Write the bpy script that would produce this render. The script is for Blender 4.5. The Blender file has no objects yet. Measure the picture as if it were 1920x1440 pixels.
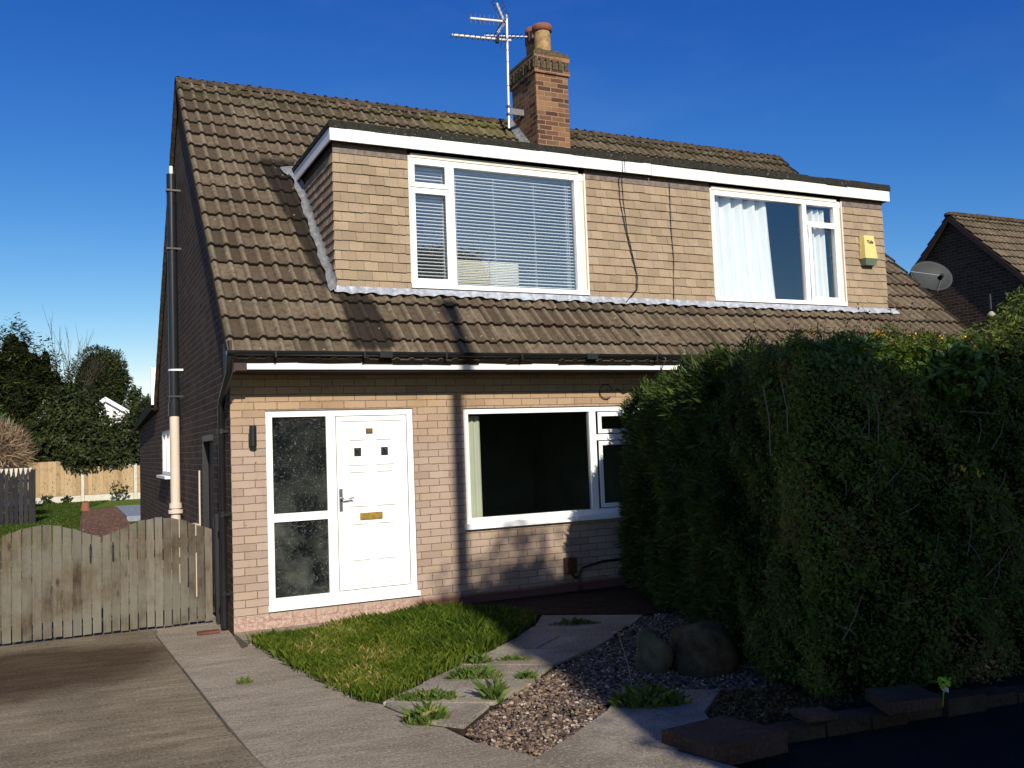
import bpy, math, random
import numpy as np
from mathutils import Matrix, Vector
R = math.radians
rnd = random.Random(7)
rng = np.random.default_rng(11)
scene = bpy.context.scene
col = scene.collection

# ---------------------------------------------------------------- camera
def cam_axes(yaw, pitch, roll):
    y, p, r = map(R, (yaw, pitch, roll))
    fw = Vector((math.sin(y)*math.cos(p), math.cos(y)*math.cos(p), math.sin(p)))
    rt = Vector((math.cos(y), -math.sin(y), 0)); up = rt.cross(fw)
    return math.cos(r)*rt + math.sin(r)*up, -math.sin(r)*rt + math.cos(r)*up, fw
CAM = Vector((-1.4692, -9.6185, 1.7989))
rt, up, fw = cam_axes(25.830, 3.656, -2.139)
cd = bpy.data.cameras.new('camera'); cd.sensor_width = 36; cd.lens = 1719.83/1920*36
cd.clip_start = .05; cd.clip_end = 3000
cam = bpy.data.objects.new('camera', cd); col.objects.link(cam)
m = Matrix.Identity(4)
for i in range(3):
    m[i][0], m[i][1], m[i][2], m[i][3] = rt[i], up[i], -fw[i], CAM[i]
cam.matrix_world = m
scene.camera = cam

# ---------------------------------------------------------------- light
SUN_EL, SUN_AZ = 29.5, 7.0        # the sun stands behind the camera, a touch to the left of the facade's normal
w = bpy.data.worlds.new('World'); scene.world = w; w.use_nodes = True
nt = w.node_tree; bg = nt.nodes['Background']
sky = nt.nodes.new('ShaderNodeTexSky'); sky.sky_type = 'NISHITA'; sky.sun_disc = False
sky.sun_elevation = R(SUN_EL); sky.sun_rotation = R(180+SUN_AZ)
sky.air_density = 1.0; sky.dust_density = 0.3; sky.ozone_density = 6.0
# the phone's picture has a deeper, more saturated sky than the raw model: one power curve per channel
sep = nt.nodes.new('ShaderNodeSeparateColor'); cmb = nt.nodes.new('ShaderNodeCombineColor'); nt.links.new(sky.outputs[0], sep.inputs[0])
for k, (a, p, top) in enumerate(((.19, 2.4, 4.6), (.325, 1.65, 7.4), (1.1, .92, 10.5))):
    mn = nt.nodes.new('ShaderNodeMath'); mn.operation = 'MINIMUM'; mn.inputs[1].default_value = top; nt.links.new(sep.outputs[k], mn.inputs[0])
    pw = nt.nodes.new('ShaderNodeMath'); pw.operation = 'POWER'; pw.inputs[1].default_value = p; nt.links.new(mn.outputs[0], pw.inputs[0])
    ml = nt.nodes.new('ShaderNodeMath'); ml.operation = 'MULTIPLY'; ml.inputs[1].default_value = a; nt.links.new(pw.outputs[0], ml.inputs[0])
    nt.links.new(ml.outputs[0], cmb.inputs[k])
tc = nt.nodes.new('ShaderNodeTexCoord'); nz = nt.nodes.new('ShaderNodeTexNoise'); nz.inputs['Scale'].default_value = 2.6; nz.inputs['Detail'].default_value = 7; nz.inputs['Roughness'].default_value = .6
mpn = nt.nodes.new('ShaderNodeMapping'); mpn.inputs['Scale'].default_value = (1, 1, 3.2); nt.links.new(tc.outputs['Generated'], mpn.inputs['Vector']); nt.links.new(mpn.outputs[0], nz.inputs['Vector'])
mr = nt.nodes.new('ShaderNodeMapRange'); mr.inputs[1].default_value = .5; mr.inputs[2].default_value = .78; mr.inputs[3].default_value = 0; mr.inputs[4].default_value = .06; nt.links.new(nz.outputs['Fac'], mr.inputs[0])
mx = nt.nodes.new('ShaderNodeMix'); mx.data_type = 'RGBA'; mx.inputs[7].default_value = (3.6, 5.0, 6.8, 1); nt.links.new(mr.outputs[0], mx.inputs[0]); nt.links.new(cmb.outputs[0], mx.inputs[6])
nt.links.new(mx.outputs[2], bg.inputs['Color'])      # thin wisps
bg.inputs['Strength'].default_value = 0.1
sd = bpy.data.lights.new('sun', 'SUN'); sd.energy = 5.0; sd.angle = R(.53); sd.color = (1, .93, .82)
sun = bpy.data.objects.new('sun', sd); col.objects.link(sun)
d = Vector((math.sin(R(SUN_AZ))*math.cos(R(SUN_EL)), math.cos(R(SUN_AZ))*math.cos(R(SUN_EL)), -math.sin(R(SUN_EL))))
sun.rotation_euler = d.to_track_quat('-Z', 'Y').to_euler(); sun.location = (-2, -30, 20)
scene.view_settings.view_transform = 'Standard'; scene.view_settings.look = 'None'
scene.view_settings.exposure = .25; scene.view_settings.gamma = 1

# ---------------------------------------------------------------- materials
class NT:
    def __init__(s, name):
        s.m = bpy.data.materials.new(name); s.m.use_nodes = True
        s.t = s.m.node_tree; s.t.nodes.clear()
        s.out = s.t.nodes.new('ShaderNodeOutputMaterial')
    def n(s, typ, ins=None, **kw):
        nd = s.t.nodes.new('ShaderNode'+typ)
        for k, v in kw.items(): setattr(nd, k, v)
        for k, v in (ins or {}).items():
            sk = nd.inputs[k]
            if hasattr(v, 'is_linked') or isinstance(v, bpy.types.NodeSocket): s.t.links.new(v, sk)
            elif isinstance(v, bpy.types.Node): s.t.links.new(v.outputs[0], sk)
            else: sk.default_value = v
        return nd
    def math(s, op, a, b=None, c=None):
        ins = {0: a}
        if b is not None: ins[1] = b
        if c is not None: ins[2] = c
        return s.n('Math', ins, operation=op).outputs[0]
    def uv(s): return s.n('TexCoord').outputs['UV']
    def obj(s): return s.n('TexCoord').outputs['Object']
    def noise(s, vec, scale, detail=4, rough=.55, out='Fac'):
        return s.n('TexNoise', {'Vector': vec, 'Scale': scale, 'Detail': detail, 'Roughness': rough}).outputs[out]
    def ramp(s, fac, stops, interp='LINEAR'):
        nd = s.n('ValToRGB', {0: fac}); cr = nd.color_ramp; cr.interpolation = interp
        while len(cr.elements) < len(stops): cr.elements.new(.5)
        for e, (p, c) in zip(cr.elements, stops):
            e.position = p; e.color = (*c, 1) if len(c) == 3 else c
        return nd.outputs[0]
    def mix(s, f, a, b, mode='MIX'):
        nd = s.n('Mix', data_type='RGBA', blend_type=mode)
        for k, v in ((0, f), (6, a), (7, b)):
            if isinstance(v, bpy.types.NodeSocket): s.t.links.new(v, nd.inputs[k])
            else: nd.inputs[k].default_value = v if k == 0 else (*v[:3], 1)
        return nd.outputs[2]
    def rng(s, v, a, b, c=0., d=1.):
        return s.n('MapRange', {0: v, 1: a, 2: b, 3: c, 4: d}).outputs[0]
    def bsdf(s, colr, rough=.8, spec=.3, metal=0., bump=None, bs=.3, bd=.01, **kw):
        ins = {'Roughness': rough, 'Metallic': metal, 'Specular IOR Level': spec}
        ins['Base Color'] = colr if isinstance(colr, bpy.types.NodeSocket) else (*colr, 1)
        ins.update(kw)
        if bump is not None:
            ins['Normal'] = s.n('Bump', {'Height': bump, 'Strength': bs, 'Distance': bd}).outputs[0]
        return s.n('BsdfPrincipled', ins).outputs[0]
    def done(s, sh): s.t.links.new(sh, s.out.inputs[0]); return s.m

def plain(name, c, rough=.6, spec=.4, metal=0., var=.12, scale=8, bs=.15):
    t = NT(name); n1 = t.noise(t.obj(), scale, 6, .65)
    f = t.rng(n1, .3, .7)
    a = tuple(x*(1-var) for x in c); b = tuple(min(1, x*(1+var)) for x in c)
    return t.done(t.bsdf(t.mix(f, a, b), rough, spec, metal, bump=n1, bs=bs, bd=.004))

def cells(t, bw, bh, half=True, uvs=None):
    uvs = uvs or t.uv()
    sp = t.n('SeparateXYZ', {0: uvs})
    v = t.math('DIVIDE', sp.outputs[1], bh); row = t.math('FLOOR', v)
    u = t.math('DIVIDE', sp.outputs[0], bw)
    if half: u = t.math('ADD', u, t.math('MULTIPLY', t.math('MODULO', t.math('ABSOLUTE', row), 2.), .5))
    cu = t.math('FLOOR', u)
    cell = t.n('CombineXYZ', {0: cu, 1: row}).outputs[0]
    r = t.n('TexWhiteNoise', {'Vector': cell}, noise_dimensions='2D')
    fu = t.math('MULTIPLY', t.math('FRACT', u), bw); fv = t.math('MULTIPLY', t.math('FRACT', v), bh)
    du = t.math('MINIMUM', fu, t.math('SUBTRACT', bw, fu)); dv = t.math('MINIMUM', fv, t.math('SUBTRACT', bh, fv))
    return r.outputs['Value'], r.outputs['Color'], du, dv, sp

def brick_mat(name, stops, mortar, mw=.0045, depth=.006, base_dirt=False, stain=.35, rough=.9, mvar=.3, tone=None):
    t = NT(name); uv = t.uv()
    wob = t.n('TexNoise', {'Vector': uv, 'Scale': 9., 'Detail': 3.})
    off = t.n('VectorMath', {0: wob.outputs['Color'], 1: (.5, .5, .5)}, operation='SUBTRACT')
    off = t.n('VectorMath', {0: off.outputs[0], 'Scale': .012}, operation='SCALE')
    uv2 = t.n('VectorMath', {0: uv, 1: off.outputs[0]}, operation='ADD').outputs[0]
    val, c3, du, dv, sp = cells(t, .236, .0797, True, uv2)
    dd = t.math('MINIMUM', du, dv)
    jn = t.noise(uv, 40, 3)
    wd = t.math('MULTIPLY', t.rng(jn, .3, .7, .5, 1.5), mw)
    mask = t.n('MapRange', {0: dd, 1: t.math('MULTIPLY', wd, .55), 2: t.math('MULTIPLY', wd, 1.3), 3: 1., 4: 0.}).outputs[0]
    bc = t.ramp(val, stops)
    fine = t.noise(uv, 130, 5, .7)
    bc = t.mix(t.rng(fine, .25, .75, 0, .45), bc, t.mix(1., bc, (.45, .42, .4), 'MULTIPLY'))
    big = t.noise(uv, 1.7, 4, .6)
    bc = t.mix(t.rng(big, .35, .7, 0, stain), bc, t.mix(1., bc, (.62, .56, .5), 'MULTIPLY'))
    if tone:                         # the upper courses are a yellower brick
        g = t.rng(t.math('ADD', sp.outputs[1], t.rng(big, 0, 1, -.25, .25)), tone[0], tone[1])
        bc = t.mix(g, bc, t.mix(1., bc, tone[2], 'MULTIPLY'))
    mo = t.mix(t.rng(jn, .3, .7, 0, mvar), mortar, tuple(x*.35 for x in mortar))
    cc = t.mix(mask, bc, mo)
    stv = t.noise(t.n('VectorMath', {0: uv, 1: (5.5, .8, 1)}, operation='MULTIPLY').outputs[0], 1.3, 5, .7)
    cc = t.mix(t.rng(stv, .52, .74, 0, .4), cc, t.mix(1., cc, (.6, .56, .5), 'MULTIPLY'))
    # pits and pale splashes
    sc = t.n('TexVoronoi', {'Vector': uv, 'Scale': 5.5}).outputs['Distance']
    cc = t.mix(t.rng(sc, .035, .06, .85, 0), cc, (.05, .04, .035))
    sc2 = t.noise(uv, 11, 5, .75)
    cc = t.mix(t.rng(sc2, .66, .76, 0, .4), cc, (.55, .5, .45))
    if base_dirt:
        v = sp.outputs[1]; u = sp.outputs[0]
        crumb = t.noise(uv, 26, 6, .8)
        low = t.rng(t.math('ADD', v, t.rng(big, 0, 1, -.05, .05)), .10, .16, 1, 0)
        left = t.rng(u, 1.85, 2.0, 1, 0)
        cc = t.mix(t.math('MULTIPLY', low, left), cc, t.ramp(crumb, [(.35, (.2, .11, .085)), (.5, (.36, .24, .19)), (.65, (.5, .4, .33))]))
        right = t.math('SUBTRACT', 1., left)
        cc = t.mix(t.math('MULTIPLY', t.math('MULTIPLY', low, right), .9), cc, (.12, .045, .035))
    hgt = t.math('SUBTRACT', t.math('MULTIPLY', fine, .25), mask)
    return t.done(t.bsdf(cc, rough, .2, bump=hgt, bs=.6, bd=depth))

M = {}
M['brick_front'] = brick_mat('front_brick', [(0, (.345, .255, .195)), (.15, (.385, .29, .222)), (.5, (.41, .31, .24)), (.8, (.435, .333, .262)), (.93, (.4, .308, .215)), (1, (.33, .25, .195))],
                             (.17, .125, .095), .004, .008, True, .18, tone=(1.8, 2.4, (1.0, .9, .68)))
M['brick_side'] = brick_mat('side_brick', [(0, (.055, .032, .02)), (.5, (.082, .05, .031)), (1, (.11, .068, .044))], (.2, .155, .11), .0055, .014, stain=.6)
M['brick_stack'] = brick_mat('chimney_brick', [(0, (.075, .042, .03)), (.3, (.15, .075, .048)), (.55, (.25, .13, .066)), (.8, (.32, .18, .095)), (1, (.17, .095, .062))], (.3, .21, .13), .007, .01, stain=.8)

def roof_mat(name, k=1.0):
    t = NT(name); uv = t.uv()
    val, c3, du, dv, sp = cells(t, .33, .335, False)
    base = t.ramp(val, [(0, (.055*k, .041*k, .027*k)), (.35, (.088*k, .065*k, .043*k)), (.7, (.122*k, .093*k, .061*k)), (1, (.155*k, .12*k, .08*k))])
    n1 = t.noise(uv, 14, 8, .72); n2 = t.noise(uv, 80, 4, .75); n3 = t.noise(uv, .8, 4, .6)
    # weathered pale crowns of the rolls, dirt in the pans
    at = t.n('Attribute', attribute_name='roll').outputs['Fac']
    alg = t.math('MULTIPLY', t.math('MULTIPLY', t.rng(n3, .3, .68, .35, 1.), at), t.rng(n1, .3, .6, .35, 1.))
    base = t.mix(alg, base, (.29*k, .245*k, .16*k))
    base = t.mix(t.rng(n1, .45, .68, 0, .85), base, (.035*k, .025*k, .018*k))
    base = t.mix(t.rng(n2, .52, .72, 0, .55), base, (.21*k, .165*k, .11*k))
    n7 = t.noise(uv, 2.3, 5, .7)
    base = t.mix(t.rng(n7, .52, .68, 0, .55), base, (.1*k, .055*k, .034*k))
    # dark drip edge of every course
    e = t.math('FRACT', t.math('DIVIDE', sp.outputs[1], .335))
    base = t.mix(t.rng(e, .02, .075, .93, 0), base, (.012, .01, .008))
    moss = t.math('MULTIPLY', t.rng(sp.outputs[1], 5.3, 6.1), t.rng(t.noise(uv, 4, 6, .75), .46, .58, 0, .85))
    base = t.mix(moss, base, (.035, .034, .012))
    moss2 = t.math('MULTIPLY', t.rng(sp.outputs[1], 5.6, 6.0), t.math('MULTIPLY', t.rng(sp.outputs[0], 3.6, 4.1), t.rng(sp.outputs[0], 5.0, 5.2, 1, 0)))
    base = t.mix(t.math('MULTIPLY', moss2, t.rng(n1, .42, .6)), base, (.13, .13, .03))
    st = t.n('Attribute', attribute_name='roof_dark').outputs['Fac']
    stn = t.rng(t.math('ADD', st, t.rng(t.noise(uv, 7, 5, .7), 0, 1, -.3, .3)), .35, .65, 0, .86)
    base = t.mix(stn, base, (.014, .011, .009))
    lich = t.n('TexVoronoi', {'Vector': uv, 'Scale': 6.}).outputs['Distance']
    base = t.mix(t.rng(lich, .05, .09, .6, 0), base, (.38, .35, .28))
    h = t.math('ADD', t.math('MULTIPLY', n2, .5), n1)
    return t.done(t.bsdf(base, .95, .12, bump=h, bs=.7, bd=.014))
M['roof'] = roof_mat('concrete_roof_tile')

def tilehang_mat():
    t = NT('hung_tile'); uv = t.uv()
    v = t.n('Attribute', attribute_name='var').outputs['Fac']
    c = t.ramp(v, [(0, (.265, .2, .13)), (.4, (.315, .238, .157)), (.8, (.355, .272, .18)), (1, (.295, .222, .157))])
    n1 = t.noise(uv, 45, 6, .7); n2 = t.noise(uv, 2.2, 5, .65)
    c = t.mix(t.rng(n1, .42, .75, 0, .5), c, (.16, .105, .065))
    c = t.mix(t.rng(n2, .45, .75, 0, .45), c, (.15, .115, .08))
    return t.done(t.bsdf(c, .88, .2, bump=n1, bs=.3, bd=.006))
M['hung'] = tilehang_mat()

def white_mat(name, c=(.82, .82, .8), rough=.35, peel=0., dirt=.1):
    t = NT(name); o = t.obj()
    n = t.noise(o, 3, 5, .65); cc = t.mix(t.rng(n, .4, .75, 0, dirt), c, tuple(x*.6 for x in c))
    b = None
    if peel:
        st = t.n('VectorMath', {0: o, 1: (6, 6, 60)}, operation='MULTIPLY').outputs[0]
        p = t.noise(st, 1.2, 6, .75); b = p
        cc = t.mix(t.rng(p, .62, .68, 0, peel), cc, (.25, .2, .15))
        cc = t.mix(t.rng(t.noise(o, 12, 5, .7), .6, .75, 0, .5*peel), cc, (.4, .3, .2))
    return t.done(t.bsdf(cc, rough, .4, bump=b, bs=.2, bd=.003))
M['upvc'] = white_mat('white_plastic', dirt=.06)
M['paint'] = white_mat('white_paint', rough=.5, dirt=.08)
M['peel'] = white_mat('peeling_white_paint', (.76, .72, .66), .6, .7, .3)
M['cream_post'] = white_mat('cream_timber', (.66, .6, .52), .6, .3, .25)
M['lead'] = plain('lead', (.36, .38, .41), .55, .4, .2, .4, 11)
M['lead_old'] = plain('old_lead', (.2, .205, .2), .5, .4, .25, .45, 12)
M['leadstrip'] = plain('weathered_lead', (.16, .125, .105), .7, .3, 0, .45, 20)
def felt_mat():
    t = NT('mossy_roofing_felt'); o = t.obj(); n = t.noise(o, 30, 6, .7); n2 = t.noise(o, 2.2, 3)
    c = t.mix(t.rng(n, .3, .7), (.012, .012, .011), (.04, .04, .03))
    v = t.noise(o, 22, 7, .8)
    c = t.mix(t.math('MULTIPLY', t.rng(v, .6, .66, 0, .9), t.rng(n2, .45, .55)), c, (.42, .42, .36))
    return t.done(t.bsdf(c, .95, .15, bump=n, bs=.8, bd=.02))
M['felt'] = felt_mat()
M['graphite'] = plain('graphite_enamel', (.02, .021, .024), .28, .5, .3, .15, 9)
M['black'] = plain('black_plastic', (.012, .012, .013), .3, .5, 0, .2, 9)
M['blackiron'] = plain('black_painted_iron', (.014, .014, .016), .4, .5, 0, .2, 9)
M['darkwood'] = plain('dark_stained_timber', (.035, .02, .014), .6, .3, 0, .3, 9)
M['brass'] = plain('brass', (.42, .28, .06), .42, .5, .7, .25, 20)
M['bronze'] = plain('dark_bronze', (.1, .05, .025), .5, .4, .4, .3, 30)
M['chrome'] = plain('handle_steel', (.35, .33, .32), .3, .5, .9, .2, 20)
M['alu'] = plain('aluminium', (.7, .7, .72), .45, .5, .25, .1, 20)
M['zinc'] = plain('dull_zinc', (.14, .145, .15), .55, .4, .4, .2, 20)
M['terracotta'] = plain('terracotta', (.21, .082, .05), .85, .2, 0, .25, 18)
M['oldbrick'] = plain('old_red_brick', (.13, .05, .035), .9, .1, 0, .3, 18)
M['buffpot'] = plain('buff_clay', (.29, .19, .085), .85, .2, 0, .4, 12, .3)
M['mortarcap'] = plain('mossy_mortar', (.075, .06, .036), .95, .1, 0, .6, 22, .6)
M['creampipe'] = white_mat('flaking_cream_paint', (.6, .5, .4), .6, .8, .3)
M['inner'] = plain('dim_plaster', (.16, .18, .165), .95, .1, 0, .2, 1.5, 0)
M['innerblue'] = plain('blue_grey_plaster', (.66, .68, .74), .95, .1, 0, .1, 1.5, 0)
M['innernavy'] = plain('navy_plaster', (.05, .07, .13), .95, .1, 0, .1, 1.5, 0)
M['alarm'] = plain('faded_yellow_plastic', (.62, .5, .18), .5, .4, 0, .08, 12)
M['alarmbase'] = plain('grey_green_plastic', (.12, .16, .11), .4, .4, 0, .1, 12)
M['ink'] = plain('dark_lettering', (.09, .08, .04), .7, .2, 0, .1, 12)
M['dish'] = plain('grey_dish_metal', (.038, .041, .041), .6, .2, 0., .12, 5)
M['ridge'] = plain('ridge_tile', (.06, .045, .03), .95, .1, 0, .75, 14, .8)
M['curtain'] = plain('white_curtain', (.86, .86, .85), .9, .1, 0, .04, 4, 0)
M['curtain_cream'] = plain('cream_curtain', (.62, .62, .48), .9, .1, 0, .06, 4, 0)
M['blind'] = plain('blind_slat', (.86, .87, .88), .5, .3, 0, .04, 4, 0)
M['creamwood'] = plain('cream_board', (.8, .74, .6), .6, .3, 0, .05, 4, 0)
M['lampcream'] = plain('dusty_cream_glass', (.34, .3, .2), .5, .3, 0, .1, 20)
M['bluecloth'] = plain('blue_cloth', (.03, .07, .4), .8, .2, 0, .1, 4, 0)
M['slate'] = plain('slate_slab', (.2, .22, .25), .7, .3, 0, .3, 6)
M['timber'] = plain('old_edging', (.03, .022, .016), .9, .1, 0, .4, 12)

def glass_mat(name, tint=(.8, .84, .84), ior=1.5, gl=1.0):
    t = NT(name)
    fc = t.math('POWER', t.n('LayerWeight', {'Blend': .5}).outputs['Facing'], 5.)
    r0 = ((ior-1)/(ior+1))**2
    fr = t.math('MULTIPLY', t.math('MULTIPLY_ADD', fc, 1-r0, r0), gl)
    tr = t.n('BsdfTransparent', {0: (*tint, 1)}).outputs[0]
    g = t.n('BsdfGlossy', {'Color': (1, 1, 1, 1), 'Roughness': .0}).outputs[0]
    return t.done(t.n('MixShader', {0: fr, 1: tr, 2: g}).outputs[0])
M['glass'] = glass_mat('window_glass', (.93, .95, .95), 1.5, 2.6)
M['glass_dim'] = glass_mat('lower_window_glass', (.85, .87, .86), 1.45, .8)
def obscured():
    t = NT('patterned_glass'); uv = t.uv()
    n = t.n('TexNoise', {'Vector': uv, 'Scale': 26., 'Detail': 2., 'Roughness': .5, 'Distortion': 1.6}).outputs['Fac']
    n2 = t.noise(uv, 3.2, 3, .5); n5 = t.noise(uv, 16, 3, .6)
    bmp = t.n('Bump', {'Height': n, 'Strength': 1.0, 'Distance': .03}).outputs[0]
    ridge = t.math('SUBTRACT', 1., t.rng(t.math('ABSOLUTE', t.math('SUBTRACT', n, .56)),   .002, .013))
    fl = t.n('VectorMath', {0: uv, 1: (60, 105, 1)}, operation='MULTIPLY').outputs[0]
    ridge = t.math('MULTIPLY', t.rng(t.noise(fl, 1., 2, .5), .6, .68), t.rng(n5, .46, .62))  # painted glints: pale flecks where sun would catch the moulded pattern
    g = t.n('BsdfGlossy', {'Color': (.8, .82, .8, 1), 'Roughness': .15, 'Normal': bmp}).outputs[0]
    low = t.rng(t.n('SeparateXYZ', {0: uv}).outputs[1], 1.0, 1.6, 1, .25)
    c = t.mix(t.math('MULTIPLY', low, t.rng(n2, .4, .65)), (.003, .004, .004), (.045, .05, .04))
    c = t.mix(ridge, c, (.2, .215, .21))
    df = t.n('BsdfDiffuse', {0: c}).outputs[0]
    fr = t.math('MULTIPLY', t.n('Fresnel', {'IOR': 1.45, 'Normal': bmp}).outputs[0], .5)
    return t.done(t.n('MixShader', {0: fr, 1: df, 2: g}).outputs[0])
M['obscured'] = obscured()

def concrete(name, a, b, stain, streak=(1, 1), dark=.6, sc=1., patch=None):
    t = NT(name); uv = t.uv()
    rot = t.n('VectorRotate', {'Vector': uv, 'Angle': .14}, rotation_type='Z_AXIS').outputs[0]
    s = t.n('VectorMath', {0: rot, 1: (streak[0], streak[1], 1)}, operation='MULTIPLY').outputs[0]
    n1 = t.noise(s, 2.6*sc, 8, .75); n2 = t.noise(uv, 75, 6, .8); n6 = t.noise(uv, 210, 3, .7); n3 = t.noise(uv, .9, 5, .65); n4 = t.noise(s, 11, 7, .85)
    br = t.noise(t.n('VectorMath', {0: rot, 1: (1.2, 30, 1)}, operation='MULTIPLY').outputs[0], 2.2, 5, .8)
    c = t.mix(t.rng(n1, .4, .6), a, b)
    c = t.mix(t.rng(n3, .44, .64, 0, dark), c, stain)
    c = t.mix(t.rng(n4, .5, .7, 0, .6), c, tuple(x*.5 for x in a))
    if streak != (1, 1): c = t.mix(t.rng(br, .52, .66, 0, .45), c, tuple(x*.45 for x in a)); c = t.mix(t.rng(br, .5, .3, 0, .35), c, tuple(min(1, x*1.35) for x in b))
    n8 = t.noise(uv, 48, 5, .85)
    c = t.mix(t.rng(n8, .54, .64, 0, .75), c, tuple(min(1, x*1.75) for x in b))
    c = t.mix(t.rng(n8, .46, .36, 0, .8), c, tuple(x*.3 for x in a))
    c = t.mix(t.rng(n2, .52, .68, 0, .6), c, tuple(x*.4 for x in a))
    c = t.mix(t.rng(n6, .55, .75, 0, .5), c, tuple(x*.45 for x in a))
    if patch:
        sp = t.n('SeparateXYZ', {0: uv}); wob = t.rng(n3, 0, 1, -.8, .8)
        dx = t.math('DIVIDE', t.math('SUBTRACT', sp.outputs[0], patch[0]), patch[2]); dy = t.math('DIVIDE', t.math('SUBTRACT', sp.outputs[1], patch[1]), patch[3])
        r = t.math('ADD', t.math('SQRT', t.math('ADD', t.math('MULTIPLY', dx, dx), t.math('MULTIPLY', dy, dy))), t.math('ADD', wob, t.rng(n4, 0, 1, -.35, .35)))
        c = t.mix(t.rng(r, .7, 1.15, 1., 0), c, t.mix(1., c, (.34, .28, .23), 'MULTIPLY'))
    sp = t.n('TexVoronoi', {'Vector': uv, 'Scale': 22.}).outputs['Distance']
    spn = t.noise(uv, 3, 3)
    c = t.mix(t.math('MULTIPLY', t.rng(sp, .1, .22, .85, 0), t.rng(spn, .5, .64)), c, (.03, .027, .022))
    sp2 = t.n('TexVoronoi', {'Vector': uv, 'Scale': 4.3}).outputs['Distance']
    c = t.mix(t.rng(sp2, .012, .025, .8, 0), c, (.6, .58, .52))
    h = t.math('ADD', t.math('ADD', t.math('MULTIPLY', n2, .8), n4), t.math('MULTIPLY', n6, .5))
    return t.done(t.bsdf(c, .92, .15, bump=h, bs=.8, bd=.009))
M['drive'] = concrete('stained_concrete', (.165, .13, .08), (.31, .255, .17), (.105, .08, .05), (.55, 3.2), .75, 1., (-2.0, -.6, 1.5, 1.1))
M['conc'] = concrete('grey_concrete', (.24, .2, .143), (.38, .322, .238), (.19, .152, .107), (.7, 2.2), .5)
M['slab'] = concrete('paving_slab', (.25, .215, .16), (.39, .34, .265), (.14, .112, .075), (1, 1), .65)
M['copestone'] = concrete('brown_coping', (.075, .044, .026), (.12, .072, .046), (.05, .033, .02), (1, 1), .5)
M['asphalt'] = concrete('asphalt', (.009, .009, .008), (.016, .015, .014), (.008, .008, .007), (1, 1), .5)
M['wallstone'] = concrete('wall_block', (.045, .033, .02), (.085, .062, .036), (.026, .022, .013), (1, 1), .6)
M['soil'] = plain('dark_soil', (.03, .022, .016), .95, .1, 0, .6, 18, .8)
M['rock'] = plain('mossy_rock', (.085, .075, .042), .9, .2, 0, .5, 9, .8)
M['darkrock'] = plain('dark_olive_rock', (.06, .047, .026), .95, .1, 0, .6, 11, 1.)
def ground_mat():
    t = NT('rough_grass'); o = t.obj(); n = t.noise(o, 3, 8, .7); n2 = t.noise(o, .15, 3)
    c = t.ramp(n, [(.3, (.035, .05, .012)), (.5, (.06, .09, .018)), (.7, (.1, .12, .03))])
    return t.done(t.bsdf(c, .95, .1, bump=n, bs=.6, bd=.05))
M['ground'] = ground_mat()
def lawn_mat():
    t = NT('lawn_earth'); o = t.obj(); n = t.noise(o, 9, 8, .7)
    c = t.ramp(n, [(.3, (.05, .075, .012)), (.55, (.1, .15, .02)), (.7, (.15, .18, .04))])
    return t.done(t.bsdf(c, .95, .1, bump=n, bs=.7, bd=.04))
M['rearlawn'] = lawn_mat()
def mulch_mat():
    t = NT('bark_mulch'); uv = t.uv(); v = t.n('TexVoronoi', {'Vector': uv, 'Scale': 18.})
    c = t.ramp(v.outputs['Color'], [(0, (.05, .025, .015)), (.5, (.15, .075, .045)), (.85, (.24, .14, .09)), (1, (.6, .5, .4))])
    return t.done(t.bsdf(c, .9, .1, bump=v.outputs['Distance'], bs=.8, bd=.03))
M['mulch'] = mulch_mat()

def wood_mat(name, stops, knots=True, grey=0.):
    t = NT(name); uv = t.uv()
    v = t.n('Attribute', attribute_name='var').outputs['Fac']
    s = t.n('VectorMath', {0: uv, 1: (38, 2.2, 1)}, operation='MULTIPLY').outputs[0]
    sh = t.n('CombineXYZ', {0: t.math('MULTIPLY', v, 50.), 1: t.math('MULTIPLY', v, 31.)}).outputs[0]
    s = t.n('VectorMath', {0: s, 1: sh}, operation='ADD').outputs[0]
    g = t.n('TexNoise', {'Vector': s, 'Scale': 1.6, 'Detail': 6., 'Roughness': .65, 'Distortion': .6}).outputs['Fac']
    c = t.ramp(t.math('ADD', t.math('MULTIPLY', g, .65), t.math('MULTIPLY', v, .35)), stops)
    n3 = t.noise(t.n('VectorMath', {0: uv, 1: sh}, operation='ADD').outputs[0], 4, 5, .7)
    c = t.mix(t.rng(n3, .5, .72, 0, .6), c, tuple(x*.5 for x in stops[0][1]))
    if knots:
        s2 = t.n('VectorMath', {0: uv, 1: (9, 3.4, 1)}, operation='MULTIPLY').outputs[0]
        s2 = t.n('VectorMath', {0: s2, 1: sh}, operation='ADD').outputs[0]
        k = t.n('TexVoronoi', {'Vector': s2, 'Scale': 1.}).outputs['Distance']
        c = t.mix(t.rng(k, .08, .2, .9, 0), c, (.03, .018, .012))
    if grey:
        n5 = t.noise(uv, 1.8, 4, .6)
        c = t.mix(t.rng(n5, .4, .6, 0, grey), c, (.16, .155, .125))
    return t.done(t.bsdf(c, .88, .15, bump=g, bs=.4, bd=.006))
M['gatewood'] = wood_mat('weathered_gate_board', [(.2, (.022, .014, .008)), (.38, (.068, .05, .03)), (.56, (.112, .09, .059)), (.8, (.19, .17, .13))], True, .6)
M['fencewood'] = wood_mat('new_fence_board', [(.2, (.26, .17, .085)), (.5, (.37, .26, .14)), (.8, (.46, .34, .2))])
M['darkfence'] = wood_mat('dark_fence_board', [(.2, (.014, .014, .016)), (.5, (.025, .024, .026)), (.8, (.045, .04, .04))])
M['conpost'] = plain('concrete_post', (.5, .47, .38), .9, .2, 0, .15, 8, .3)

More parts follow.
